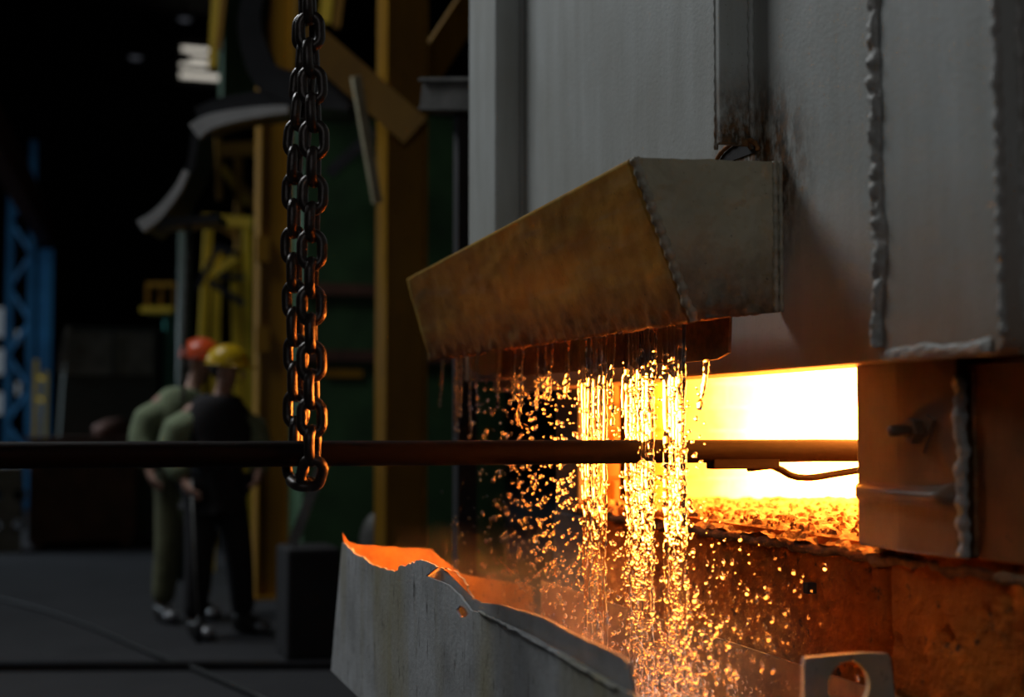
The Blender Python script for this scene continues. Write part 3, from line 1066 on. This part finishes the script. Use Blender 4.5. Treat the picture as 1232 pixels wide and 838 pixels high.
def h_column(name, label, px, d, w, depth, height, mat, group):
    p = at(px, 515, d)
    t = thing(name, label, 'column', (p.x, p.y, 0), group)
    f = 0.018
    MB().box((p.x - w / 2, p.y - depth / 2, 0.02), (p.x - w / 2 + f, p.y + depth / 2, height)).build('flange', mat, t)
    MB().box((p.x + w / 2 - f, p.y - depth / 2, 0.02), (p.x + w / 2, p.y + depth / 2, height)).build('flange', mat, t)
    MB().box((p.x - w / 2, p.y - 0.10, 0.02), (p.x + w / 2, p.y - 0.085, height)).build('web', mat, t)
    MB().box((p.x - w / 2 - 0.06, p.y - depth / 2 - 0.06, 0), (p.x + w / 2 + 0.06, p.y + depth / 2 + 0.06, 0.02)).build('base_plate', mat, t)
    return t, p


col1, c1 = h_column('steel_column', 'yellow steel column just left of the door, with diagonal braces', 482, 8.4, 0.25, 0.28, 9.0, M['yellow'], 'yellow steel columns of the hall')
col2, c2 = h_column('steel_column', 'yellow steel column standing behind the workers and the chain', 326, 11.0, 0.245, 0.26, 9.0, M['yellow'], 'yellow steel columns of the hall')
MB().bar(at(362, 38, 8.25), at(500, 158, 8.22), 0.03, 0.20).build('brace', M['yellow'], col1)
MB().bar(at(498, 110, 8.55), at(575, -8, 8.9), 0.03, 0.20).build('brace', M['yellow'], col1)
for py in (408, 300):
    q = at(316, py, 10.85)
    MB().box((q.x - 0.05, q.y - 0.03, q.z - 0.10), (q.x + 0.05, q.y + 0.03, q.z + 0.10)).build('cleat', M['yellow'], col2)
cr = MB().bar(at(428, 92, 8.0), at(454, 244, 8.2), 0.05, 0.05).build('stay_rod', M['cream'], col1)
cr['label'] = 'cream painted stay rod'

# dark green machine housing between the columns
g0, g1 = at(384, 515, 12.4), at(462, 515, 12.4)
gz = at(420, 130, 12.4).z
gr = thing('machine_housing', 'dark green machine housing standing behind the yellow column', 'machine', (g0.x, g0.y, 0))
MB().box((g0.x - 0.15, g0.y, 0), (g1.x + 1.2, g0.y + 1.5, gz)).build('housing', M['green'], gr, bevel=0.02)
for py in (347, 427):
    z = at(420, py, 12.35).z
    MB().box((g0.x - 0.16, g0.y - 0.06, z - 0.05), (g1.x + 1.2, g0.y - 0.002, z + 0.05)).build('cross_rail', M['rust'], gr)
z = at(420, 448, 12.3).z
MB().box((g0.x + 0.05, g0.y - 0.03, z - 0.035), (g0.x + 0.38, g0.y - 0.002, z + 0.035)).build('name_strip', M['yellow'], gr)
MB().box((g1.x + 0.0, g0.y - 0.05, 0.05), (g1.x + 0.06, g0.y - 0.002, gz - 0.3)).build('door_stile', M['green_pale'], gr)
MB().bar(at(395, 210, 12.2), at(452, 158, 12.2), 0.05, 0.10).build('strut', M['black_steel'], gr)

# gas cylinder dome by the column foot
g = at(452, 640, 9.2)
prof = [(0.02, 0.0), (0.105, 0.0), (0.11, 0.02), (0.11, 0.52), (0.10, 0.62), (0.075, 0.69), (0.04, 0.735), (0.02, 0.745)]
top = at(452, 617, 9.2).z
t = thing('gas_cylinder', 'blue grey round topped cylinder at the foot of the yellow column', 'cylinder', (g.x, g.y, 0))
MB().lathe([(r, z * top / 0.745) for r, z in prof], 24, (g.x, g.y, 0)).build('shell', M['grey_steel'], t, smooth=True)

# block on the floor, steel flat standing on it
q, q2 = at(346, 660, 8.0), at(416, 660, 8.0)
blk = MB().box((q.x, q.y, 0), (q2.x, q2.y + 0.5, q.z)).build('floor_block', M['dark'], None, bevel=0.02)
tag(blk, 'dark grey steel block on the floor behind the torn trough', 'block')
c = at(352, 652, 8.15)
lb = MB().bar(at(387, 560, 8.15), Vector((c.x, c.y, q.z + 0.012)), 0.02, 0.06).build('leaning_bar', M['grey_steel'])
tag(lb, 'grey flat steel bar leaning below the loop of the heavy chain', 'bar')

# yellow trestle left of the second column
t = thing('yellow_trestle', 'bright yellow portal trestle standing behind the workers', 'trestle', (*at(268, 515, 13)[:2], 0))
for pa, pb in (((252, 262), (240, 470)), ((262, 300), (258, 470)), ((281, 300), (286, 470)), ((297, 262), (299, 470))):
    a, b = at(*pa, 13.0), at(*pb, 13.0)
    k = (0 - a.z) / (b.z - a.z)
    MB().bar(a, a.lerp(b, k), 0.075, 0.06).build('leg', M['yellow_bright'], t)
MB().bar(at(244, 264, 13), at(304, 268, 13), 0.08, 0.10).build('top_beam', M['yellow_bright'], t)
MB().bar(at(254, 330, 12.9), at(284, 310, 12.9), 0.06, 0.08).build('diagonal', M['yellow_bright'], t)
for (a, b, w) in (((236, 348), (262, 300), 0.05), ((258, 297), (286, 306), 0.06), ((252, 338), (294, 366), 0.06), ((262, 332), (294, 334), 0.04)):
    MB().bar(at(*a, 12.7), at(*b, 12.7), 0.04, w).build('clamp_arm', M['black_steel'], t)
# stacked yellow girders higher up between hook and column
t = thing('gantry_frame', 'yellow gantry framing seen through the black curved hook', 'gantry', (*at(290, 515, 14.5)[:2], 0))
for pa, pb, w, h, mat in (((262, 181), (330, 178), 0.08, 0.14, 'yellow'), ((287, 190), (289, 520), 0.07, 0.10, 'yellow'), ((262, 150), (264, 240), 0.05, 0.08, 'yellow'),
                          ((278, 215), (330, 268), 0.05, 0.12, 'yellow'), ((250, 262), (320, 300), 0.05, 0.10, 'yellow'), ((266, 200), (300, 245), 0.05, 0.07, 'yellow_bright')):
    MB().bar(at(*pa, 14.5), at(*pb, 14.5), w, h).build('girder', M[mat], t)
a = at(288, 520, 14.5)
MB().box((a.x - 0.05, a.y - 0.05, 0), (a.x + 0.05, a.y + 0.05, a.z + 0.1)).build('post', M['yellow'], t)
# yellow members at the very top
t = thing('overhead_brace', 'yellow braces hanging at the top behind the heavy chain', 'brace', (*at(350, 515, 12)[:2], at(350, 80, 12).z))
for pa, pb, w, mat in (((262, -30), (256, 82), 0.07, 'yellow_bright'), ((272, -30), (262, 60), 0.05, 'yellow'), ((352, -20), (345, 88), 0.14, 'yellow'), ((336, 0), (330, 84), 0.05, 'yellow'),
                       ((396, -20), (391, 28), 0.10, 'yellow_bright'), ((412, -20), (405, 34), 0.06, 'yellow'), ((300, -10), (450, -14), 0.10, 'yellow')):
    MB().bar(at(*pa, 12.0), at(*pb, 12.0), 0.06, w, (0.95, -0.3, 0)).build('member', M[mat], t)

# dark green crane cabin above the hook
a, b = at(262, 515, 13.6), at(316, 515, 13.6)
cb = MB().box((a.x, a.y, at(280, 118, 13.6).z), (b.x + 0.1, a.y + 0.25, 8.0)).build('crane_cabin', M['green'], None, bevel=0.02)
tag(cb, 'dark green box of a crane hanging beside the bright louvred window', 'crane cabin')

# black curved lifting hook, light along its edge painted as pale bands
hk = thing('crane_hook', 'huge black curved steel hook with pale lit edge hanging left of the chain', 'hook', at(330, 130, 8.45))
HD = 8.45


def hook_band(path, w, name, mat, off=0.0, thick=0.05):
    pts = [at(x, y, HD + off) for x, y in path]
    vs, fs = [], []
    n = len(pts)
    for i, p in enumerate(pts):
        t = (pts[min(i + 1, n - 1)] - pts[max(i - 1, 0)]).normalized()
        s = t.cross(FWD).normalized()
        ww = w[i] if isinstance(w, (list, tuple)) else w
        for a in (-0.5, 0.5):
            for b in (0, thick):
                vs.append(p + s * (a * ww) + FWD * b)
    for i in range(n - 1):
        o = i * 4
        for q in ((0, 1), (1, 3), (3, 2), (2, 0)):
            fs.append((o + q[0], o + q[1], o + 4 + q[1], o + 4 + q[0]))
    fs += [(0, 1, 3, 2), ((n - 1) * 4, (n - 1) * 4 + 2, (n - 1) * 4 + 3, (n - 1) * 4 + 1)]
    return MB().add(vs, fs).build(name, mat, hk, smooth=False)


def smooth_path(pts, n=5):
    out = []
    P = [Vector((x, y, 0)) for x, y in pts]
    for i in range(len(P) - 1):
        p0, p1, p2, p3 = P[max(i - 1, 0)], P[i], P[i + 1], P[min(i + 2, len(P) - 1)]
        for k in range(n):
            t = k / n
            q = 0.5 * ((2 * p1) + (p2 - p0) * t + (2 * p0 - 5 * p1 + 4 * p2 - p3) * t * t + (3 * p1 - p0 - 3 * p2 + p3) * t ** 3)
            out.append((q.x, q.y))
    out.append(pts[-1])
    return out


hp = smooth_path([(312, -420), (308, -60), (300, 20), (306, 60), (322, 92), (360, 106), (420, 112)])
hook_band(hp, [0.10 + 0.12 * k / len(hp) for k in range(len(hp))], 'shank', M['black_steel'], 0, 0.25)
hp = smooth_path([(440, 118), (380, 118), (320, 120), (270, 128), (238, 140)])
hook_band(hp, 0.12, 'upper_arm', M['black_steel'], 0.02, 0.40)
hp = smooth_path([(346, 131), (320, 133), (280, 139), (250, 147), (233, 158)])
hook_band(hp, [0.045 + 0.065 * k / len(hp) for k in range(len(hp))], 'upper_rim_light', M['rim'], -0.03, 0.06)
hp = smooth_path([(236, 150), (232, 185), (226, 206), (206, 240), (172, 275)])
hook_band(hp, [0.05] * len(hp), 'jaw', M['black_steel'], 0.02, 0.40)
hp = smooth_path([(224, 205), (214, 226), (200, 245), (186, 260), (168, 272)])
hook_band(hp, [0.035 + 0.045 * k / len(hp) for k in range(len(hp))], 'jaw_rim_light', M['rim'], -0.03, 0.06)
MB().bar(at(182, 272, 8.6), at(268, 266, 8.6), 0.26, 0.05).build('tie_plate', M['black_steel'], hk)

# thin hoist chain hanging in front of the second worker
hc_ = thing('hoist_chain', 'thin dark hoist chain dangling in front of the orange helmet', 'chain', at(224, 470, 8.58))
sm = link_mesh(0.062, 0.036, 0.0065, 5, 6)
sme = sm.mesh('hoist_link', True)
sme.materials.append(M['chain'])
za, zb_ = at(228, 262, 8.58), at(220, 478, 8.58)
n = int((za - zb_).length / 0.045)
for k in range(n + 1):
    p = za.lerp(zb_, k / n)
    o = bpy.data.objects.new('hoist_link', sme)
    C.objects.link(o)
    o.parent = hc_
    m = Matrix.Rotation(math.radians(30 + 90 * (k % 2)), 4, 'Z')
    m.translation = p - Vector(hc_.location) + Vector((0.012 * nz(k, 0, 0, 0.7), 0, 0))
    o.matrix_local = m

# green pole, teal post with yellow platform
p = at(219, 515, 12.2)
tag(MB().tube([(p.x, p.y, 0), (p.x, p.y, 1.5), (p.x, p.y, at(219, 226, 12.2).z)], 0.055, 16).build('green_pole', M['green_pale'], None, smooth=True), 'grey green round pole standing behind the thin hoist chain', 'pole')
t = thing('platform_post', 'teal post carrying a small yellow railed platform far behind', 'platform', (*at(202, 515, 17)[:2], 0))
p = at(203, 515, 17)
MB().box((p.x - 0.07, p.y - 0.07, 0), (p.x + 0.07, p.y + 0.07, at(203, 376, 17).z)).build('post', M['teal'], t)
MB().bar(at(175, 374, 17), at(213, 374, 17), 0.5, 0.07).build('deck', M['yellow_bright'], t)
for x in (178, 194, 210):
    MB().bar(at(x, 374, 17), at(x, 340, 17), 0.04, 0.04).build('rail_post', M['yellow'], t)
MB().bar(at(176, 342, 17), at(212, 342, 17), 0.04, 0.05).build('hand_rail', M['yellow'], t)

# blue lattice columns at the far left
BD = 23.0


def lattice(label, pa, pb, group, py0=170):
    a, b = at(pa, 515, BD), at(pb, 515, BD)
    t = thing('lattice_column', label, 'column', ((a.x + b.x) / 2, a.y, 0), group)
    H = at(pa, py0, BD).z
    w = 0.11
    for q in (a, b):
        MB().box((q.x - w / 2, q.y - w / 2, 0), (q.x + w / 2, q.y + w / 2, H)).build('chord', M['blue'], t)
    z, k = 0.3, 0
    while z < H - 0.5:
        p, q = Vector((a.x, a.y, z)), Vector((b.x, b.y, z + 0.55))
        if k % 2:
            p, q = Vector((b.x, b.y, z)), Vector((a.x, a.y, z + 0.55))
        MB().bar(p, q, 0.05, 0.06).build('lacing', M['blue'], t)
        z += 0.55
        k += 1
    return t


lattice('bright blue lattice column at the far left, before lit window panes', 8, 34, 'blue lattice columns')
lattice('dim blue lattice column a little farther back, right of its neighbour', 47, 56, 'blue lattice columns', 300)
# red runway girder high at the left
rg = MB().bar(at(-40, 100, 12), at(54, 276, 20.5), 0.2, 0.42).build('runway_girder', M['red'])
tag(rg, 'dark red crane girder slanting high at the left', 'girder')
# yellow guard rail
t = thing('guard_rail', 'small yellow guard rail next to the blue lattice columns', 'rail', (*at(48, 515, 20)[:2], 0))
for x in (42, 54):
    p = at(x, 515, 20)
    MB().box((p.x - 0.03, p.y - 0.03, 0), (p.x + 0.03, p.y + 0.03, at(x, 432 if x == 42 else 446, 20).z)).build('rail_post', M['yellow_bright'], t)
for y in (452, 478):
    MB().bar(at(42, y, 20), at(54, y + 4, 20), 0.04, 0.05).build('rail', M['yellow_bright'], t)

# control booth
bd = 16.5
t = thing('control_booth', 'dark grey green control booth with a wide dull window strip', 'booth', (*at(130, 515, bd)[:2], 0))
a, b = at(66, 515, bd), at(192, 515, bd)
zt = at(130, 392, bd).z
MB().plate([Vector((a.x, a.y, 0)), Vector((b.x, a.y, 0)), Vector((b.x, a.y, zt)), Vector((a.x + 0.12, a.y, zt))], (0, 1.6, 0)).build('cabin', M['booth'], t)
zz = at(130, 450, bd).z
MB().box((a.x + 0.1, a.y - 0.03, zz), (b.x - 0.06, a.y - 0.002, zt - 0.06)).build('window_strip', M['grey_steel'], t)
MB().bar((a.x + 0.05, a.y - 0.03, zz), (a.x + 0.13, a.y - 0.03, zt), 0.05, 0.05).build('corner_edge', M['pale'], t)
MB().box((a.x + 0.62, a.y - 0.05, zz), (a.x + 0.66, a.y - 0.031, zt - 0.06)).build('mullion', M['booth'], t)

# rusty steel box and pale pierced block, low at the left
rd = 15.4
t = thing('rusty_bin', 'low rusty brown steel bin on the floor behind the bar at the left', 'bin', (*at(110, 515, rd)[:2], 0))
a, b = at(36, 515, rd), at(168, 515, rd)
zt = at(100, 526, rd).z
MB().box((a.x, a.y, 0.06), (b.x, a.y + 1.0, zt - 0.05)).build('bin_body', M['rust'], t, bevel=0.01)
MB().box((a.x - 0.05, a.y - 0.05, zt - 0.05), (b.x + 0.05, a.y + 1.05, zt)).build('rim', M['rust'], t)
for k in range(4):
    x = a.x + 0.12 + k * (b.x - a.x - 0.24) / 3
    MB().box((x - 0.04, a.y - 0.025, 0.06), (x + 0.04, a.y, zt - 0.05)).build('stiffener', M['rust'], t)
for x in (a.x + 0.1, b.x - 0.1):
    for y in (a.y + 0.1, a.y + 0.9):
        MB().box((x - 0.06, y - 0.06, 0), (x + 0.06, y + 0.06, 0.06)).build('foot', M['rust'], t)
bin_top = zt
rd = 14.8
a, b = at(-26, 515, rd), at(28, 515, rd)
zt = at(10, 562, rd).z
holes = []
for hx in (0.18, 0.42):
    for hz in (0.2, 0.55):
        c = Vector((a.x + hx, a.y, hz * zt + 0.1))
        holes.append([c + Vector((0.07 * math.cos(q), 0, 0.07 * math.sin(q))) for q in [2 * math.pi * k / 14 for k in range(14)]])
pb = MB().plate([Vector((a.x, a.y, 0)), Vector((b.x, a.y, 0)), Vector((b.x, a.y, zt)), Vector((a.x, a.y, zt))], (0, 0.5, 0), holes).build('pierced_block', M['pale'])
tag(pb, 'pale block with round holes standing left of the rusty bin', 'block')

# casting lumps lying on the bin
t = MB()
c = at(135, 505, 15.9)
c.z = bin_top + 0.10
t.tube([c + Vector((-0.2, 0, -0.035)), c + Vector((-0.05, 0, 0.0)), c + Vector((0.1, 0, 0.012)), c + Vector((0.24, 0, -0.045))], [0.06, 0.10, 0.11, 0.05], 12)
o = t.build('rough_casting', M['rust'], None, smooth=True)
tag(o, 'rough rusty casting lying on top of the rusty bin', 'casting')

# hanging work lamps far off
for px, py, lab in ((163, 68, 'dim round lamp hanging in the dark, lower and farther left'), (222, 22, 'dim lamp hanging just above the louvred window')):
    c = at(px, py, 27)
    t = thing('hall_lamp', lab, 'lamp', c, 'hall lamps in the dark')
    MB().lathe([(0.02, 0.16), (0.05, 0.14), (0.16, 0.0), (0.17, -0.02)], 16, c).build('shade', M['black_steel'], t, smooth=True)
    MB().lathe([(0.02, -0.06), (0.08, -0.05), (0.12, -0.02), (0.10, 0.0)], 16, c).build('bulb', M['lamp'], t, smooth=True)
    MB().tube([c + Vector((0, 0, 0.15)), Vector((c.x, c.y, 10.9))], 0.012, 6).build('cord', M['rubber'], t)

# hose and kerb lines on the floor
hp = [on_z(x, y, 0.018) for x, y in ((-40, 712), (10, 722), (60, 735), (120, 757), (180, 784), (240, 806), (300, 832), (340, 852))]
tag(MB().tube(hp, 0.016, 8).build('floor_hose', M['rubber'], None, smooth=True), 'black hose lying slantwise over the concrete floor', 'hose')
a, b = on_z(-30, 806, 0), on_z(420, 804, 0)
tag(MB().bar((a.x, a.y, 0.02), (b.x, b.y, 0.02), 0.09, 0.04).build('floor_rail', M['black_steel']), 'black flat rail laid across the floor near the trough', 'rail')


# ================================================================== workers
def skin_obj(name, joints, bones, root, mat, parent, sub=2):
    me = bpy.data.meshes.new(name)
    keys = list(joints)
    ix = {k: i for i, k in enumerate(keys)}
    me.from_pydata([joints[k][0] for k in keys], [(ix[a], ix[b]) for a, b in bones], [])
    me.materials.append(mat)
    o = bpy.data.objects.new(name, me)
    C.objects.link(o)
    o.modifiers.new('skin', 'SKIN').use_smooth_shade = True
    if not me.skin_vertices:
        me.skin_vertices.new()
    sv_ = me.skin_vertices[0].data
    for k in keys:
        r = joints[k][1]
        sv_[ix[k]].radius = r if isinstance(r, tuple) else (r, r)
        sv_[ix[k]].use_root = (k == root)
    s = o.modifiers.new('sub', 'SUBSURF')
    s.levels = s.render_levels = sub
    o.parent = parent
    return o


def worker(label, loc, rz, scale, helmet, jacket, trousers, arms, feet, head_turn=0.0, lean=0.0, coat=False, tilt=0.0, bulk=0.0):
    root = bpy.data.objects.new('person', None)
    C.objects.link(root)
    root.location, root.rotation_euler, root.scale = loc, (0, 0, rz), (scale,) * 3
    tag(root, label, 'person')
    L = lambda x, z: x + lean * max(0, z - 0.95)          # forward lean of the trunk
    S = lambda z: tilt * max(0, z - 1.2) / 0.5             # sideways tilt of neck and head
    J = {
        'pelvis': ((0, 0, 0.96), (0.12, 0.15)), 'waist': ((L(0.0, 1.12), 0, 1.12), (0.105, 0.14)), 'chest': ((L(0.0, 1.32), 0, 1.32), (0.12, 0.165)),
        'neck': ((L(0.0, 1.48), S(1.48), 1.48), 0.062), 'throat': ((L(0.015, 1.55), S(1.55), 1.55), 0.055), 'jaw': ((L(0.035, 1.60), S(1.60), 1.60), (0.078, 0.066)),
        'skull': ((L(0.025, 1.68), S(1.68), 1.68), (0.098, 0.08)), 'crown': ((L(0.02, 1.755), S(1.755), 1.755), (0.07, 0.06))}
    Bn = [('pelvis', 'waist'), ('waist', 'chest'), ('chest', 'neck'), ('neck', 'throat'), ('throat', 'jaw'), ('jaw', 'skull'), ('skull', 'crown')]
    for s, n in ((1, 'l'), (-1, 'r')):
        el, wr = arms[n]
        sh = (L(0, 1.43), s * 0.185, 1.43)
        J['sh' + n] = (sh, 0.046)
        J['el' + n] = (el, 0.036)
        J['wr' + n] = (wr, (0.028, 0.033))
        d = (Vector(wr) - Vector(el)).normalized()
        side = Vector((0.3, -s, 0)).normalized()
        side = (side - d * side.dot(d)).normalized()
        up = d.cross(side)
        pm = Vector(wr) + d * 0.055
        J['pm' + n] = (tuple(pm), (0.022, 0.036))
        Bn += [('chest', 'sh' + n), ('sh' + n, 'el' + n), ('el' + n, 'wr' + n), ('wr' + n, 'pm' + n)]
        for fi, (off, ln) in enumerate(((-0.030, 0.062), (-0.010, 0.075), (0.010, 0.070), (0.030, 0.055))):
            q = pm + up * off + d * 0.03
            q1 = q + d * ln * 0.5 + side * 0.014
            q2 = q1 + d * ln * 0.30 + side * 0.030
            J[f'f{n}{fi}a'] = (tuple(q), 0.0100)
            J[f'f{n}{fi}b'] = (tuple(q1), 0.0092)
            J[f'f{n}{fi}c'] = (tuple(q2), 0.0080)
            Bn += [('pm' + n, f'f{n}{fi}a'), (f'f{n}{fi}a', f'f{n}{fi}b'), (f'f{n}{fi}b', f'f{n}{fi}c')]
        th0 = pm - up * 0.038 + side * 0.012
        J['t%sa' % n] = (tuple(th0), 0.0115)
        J['t%sb' % n] = (tuple(th0 - up * 0.016 + d * 0.035 + side * 0.02), 0.0095)
        Bn += [('pm' + n, 't%sa' % n), ('t%sa' % n, 't%sb' % n)]
        kn, an, to = feet[n]
        J['hp' + n] = ((0, s * 0.09, 0.90), 0.088)
        J['kn' + n] = (kn, 0.058)
        J['an' + n] = (an, 0.042)
        J['to' + n] = (to, (0.032, 0.042))
        Bn += [('pelvis', 'hp' + n), ('hp' + n, 'kn' + n), ('kn' + n, 'an' + n), ('an' + n, 'to' + n)]
    body = skin_obj('body', J, Bn, 'pelvis', M['skin'], root)

    def pick(keys, grow, add=(), bones=()):
        D = {}
        for k in keys:
            p, r = J[k]
            r = r if isinstance(r, tuple) else (r, r)
            D[k] = (p, (r[0] + grow, r[1] + grow))
        D.update(dict(add))
        return D
    # jacket with sleeves
    ks = ['pelvis', 'waist', 'chest', 'neck', 'shl', 'shr']
    hem = 0.60 if coat else 0.84
    extra = {'hem': ((L(-0.01, 0.9) - (0.02 if coat else 0), 0, hem), (0.155, 0.185) if coat else (0.14, 0.175))}
    for n in 'lr':
        g = 0.03 + bulk
        S_ = {'in': (tuple(Vector(J['chest'][0]).lerp(Vector(J['sh' + n][0]), 0.35) + Vector((0, 0, 0.03))), 0.115), 'sh': (J['sh' + n][0], 0.066 + g), 'el': (J['el' + n][0], 0.046 + g),
              'cf': (tuple(Vector(J['el' + n][0]).lerp(Vector(J['wr' + n][0]), 0.93)), 0.036 + g * 0.6)}
        skin_obj('sleeve', S_, [('in', 'sh'), ('sh', 'el'), ('el', 'cf')], 'sh', M['jacket'], root)
    D = pick(ks, 0.024 + bulk, extra)
    D['neck'] = (J['neck'][0], (0.088, 0.088))
    for n, sgn in (('l', 1), ('r', -1)):
        D['sh' + n] = ((J['sh' + n][0][0], sgn * 0.215, 1.43), (0.098, 0.098))
    for kk in ('chest', 'waist', 'pelvis'):
        D[kk] = (D[kk][0], (D[kk][1][0] * 0.92, D[kk][1][1]))
    jb = [('hem', 'pelvis'), ('pelvis', 'waist'), ('waist', 'chest'), ('chest', 'neck'), ('chest', 'shl'), ('chest', 'shr')]
    skin_obj('jacket', D, jb, 'pelvis', M[jacket], root)
    # trousers
    T = pick(['pelvis', 'hpl', 'knl', 'hpr', 'knr'], 0.022 + bulk * 0.6)
    for n in 'lr':
        p = Vector(J['an' + n][0])
        T['cu' + n] = ((p.x, p.y, 0.10), 0.078)
    skin_obj('trousers', T, [('pelvis', 'hpl'), ('hpl', 'knl'), ('knl', 'cul'), ('pelvis', 'hpr'), ('hpr', 'knr'), ('knr', 'cur')], 'pelvis', M[trousers], root)
    for n in 'lr':
        a, t = Vector(J['an' + n][0]), Vector(J['to' + n][0])
        heel = a - (t - a).normalized() * 0.05
        B_ = {'a': ((a.x, a.y, 0.14), 0.060), 'b': ((a.x, a.y, 0.055), (0.055, 0.058)), 'c': ((t.x, t.y, 0.045), (0.045, 0.05)), 'h': ((heel.x, heel.y, 0.05), (0.05, 0.045))}
        bt = skin_obj('boot', B_, [('a', 'b'), ('b', 'c'), ('b', 'h')], 'b', M['boot'], root)
        d = (t - a).normalized()
        cp = MB()
        add_drop(cp, (t.x, t.y, 0.047), 0.052, 0.85)
        o = cp.build('toe_cap', M['toe_cap'], None, smooth=True)
        o.parent = bt
    # face, ears, hair, helmet share one turned head frame
    hx = L(0.028, 1.66)

    def hd(name, mb, mat, par=root):
        o = mb.build(name, mat, None, smooth=True)
        o.parent = root
        o.location = (hx, S(1.66), 1.66)
        o.rotation_euler = (0, 0.10, head_turn)
        return o
    nose = MB().tube([(0.088, 0, 0.035), (0.103, 0, 0.005), (0.118, 0, -0.018), (0.098, 0, -0.03)], [0.008, 0.012, 0.017, 0.010], 8)
    hd('nose', nose, M['skin'])
    ears = MB()
    for s in (1, -1):
        add_drop(ears, (-0.002, s * 0.082, -0.005), 0.022, 1.5)
    hd('ears', ears, M['skin'])
    ey_ = MB()
    for s in (1, -1):
        add_drop(ey_, (0.090, s * 0.033, 0.018), 0.011, 0.8)
    hd('eyes', ey_, M['eye'])
    hd('mouth', MB().tube([(0.092, -0.026, -0.060), (0.102, 0, -0.058), (0.092, 0.026, -0.060)], 0.006, 8), M['torn'])
    hr = MB()
    add_drop(hr, (-0.028, 0, 0.012), 0.088, 0.95)
    hd('hair', hr, M['hair'])
    hm = MB()
    prof = [(0.122, 0.036), (0.128, 0.045), (0.125, 0.075), (0.112, 0.115), (0.082, 0.148), (0.04, 0.163), (0.01, 0.166)]
    vs, n = [], 28
    for r, z in prof:
        for j in range(n):
            a = 2 * math.pi * j / n
            vs.append((r * 1.12 * math.cos(a), r * 0.93 * math.sin(a), z))
    hm.add(vs, [(i * n + j, i * n + (j + 1) % n, (i + 1) * n + (j + 1) % n, (i + 1) * n + j) for i in range(len(prof) - 1) for j in range(n)] + [tuple(range((len(prof) - 1) * n, len(prof) * n)), tuple(reversed(range(n)))])
    br = [(0.06, -0.11, 0.036), (0.13, -0.095, 0.030), (0.185, -0.05, 0.026), (0.20, 0, 0.025), (0.185, 0.05, 0.026), (0.13, 0.095, 0.030), (0.06, 0.11, 0.036)]
    hm.plate([Vector((x, y, 0.034)) for x, y, z in br], (0, 0, 0.010))
    hm.tube([(0.137 * math.cos(a), 0.115 * math.sin(a), 0.038) for a in [2 * math.pi * k / 28 for k in range(28)]], 0.007, 6, closed=True)
    for yy in (-0.03, 0, 0.03):
        hm.tube([(0.10 * math.cos(a), yy, 0.075 + 0.092 * math.sin(a)) for a in [math.pi * k / 12 for k in range(13)]], 0.007, 6)
    hd('helmet', hm, M[helmet])
    return root


pa = on_z(256, 764, 0)
worker('worker in yellow helmet and dark vest over green sleeves, facing the furnace', (pa.x, pa.y, 0), math.radians(-72), 1.0, 'helmet_yellow', 'black_cloth', 'black_cloth',
       {'l': ((0.03, 0.29, 1.16), (0.20, 0.20, 1.02)), 'r': ((-0.02, -0.30, 1.15), (0.14, -0.26, 0.97))},
       {'l': ((0.05, 0.15, 0.50), (0.02, 0.20, 0.08), (0.15, 0.27, 0.04)), 'r': ((0.05, -0.12, 0.50), (0.03, -0.14, 0.08), (0.20, -0.13, 0.04))}, head_turn=0.75, lean=0.05, tilt=0.05, bulk=0.025)
pb_ = at(222, 515, 9.7)
worker('worker in orange helmet and green jacket standing behind the yellow helmet', (pb_.x, pb_.y, 0), math.radians(-68), 1.05, 'helmet_orange', 'jacket', 'olive',
       {'l': ((0.0, 0.28, 1.16), (0.10, 0.24, 0.98)), 'r': ((-0.03, -0.30, 1.17), (0.10, -0.29, 0.97))},
       {'l': ((0.03, 0.12, 0.50), (-0.02, 0.13, 0.08), (0.14, 0.15, 0.04)), 'r': ((0.03, -0.12, 0.50), (0.0, -0.14, 0.08), (0.16, -0.16, 0.04))}, head_turn=0.6, coat=True, tilt=0.10, bulk=0.02)
# slim rod held upright by the first worker
hand = Vector((pa.x, pa.y, 0)) + Matrix.Rotation(math.radians(-72), 3, 'Z') @ Vector((0.20, -0.245, 0.89))
hp1 = hand + Vector((0, 0, 0.10))
hp2 = Vector((hand.x + 0.05, hand.y - 0.03, 0.0))
rd_ = thing('work_rod', 'slim steel rod hanging beside the leg of the worker in yellow helmet', 'rod', hp2)
MB().tube([hp1, hp1.lerp(hp2, 0.5), hp2 + Vector((0, 0, 0.06))], 0.008, 8).build('shaft', M['grey_steel'], rd_, smooth=True)
MB().tube([hp2 + Vector((0, 0, 0.16)), hp2 + Vector((0, 0, 0.08)), hp2 + Vector((0, 0, 0.0))], [0.012, 0.022, 0.02], 10).build('tip', M['black_steel'], rd_, smooth=True)
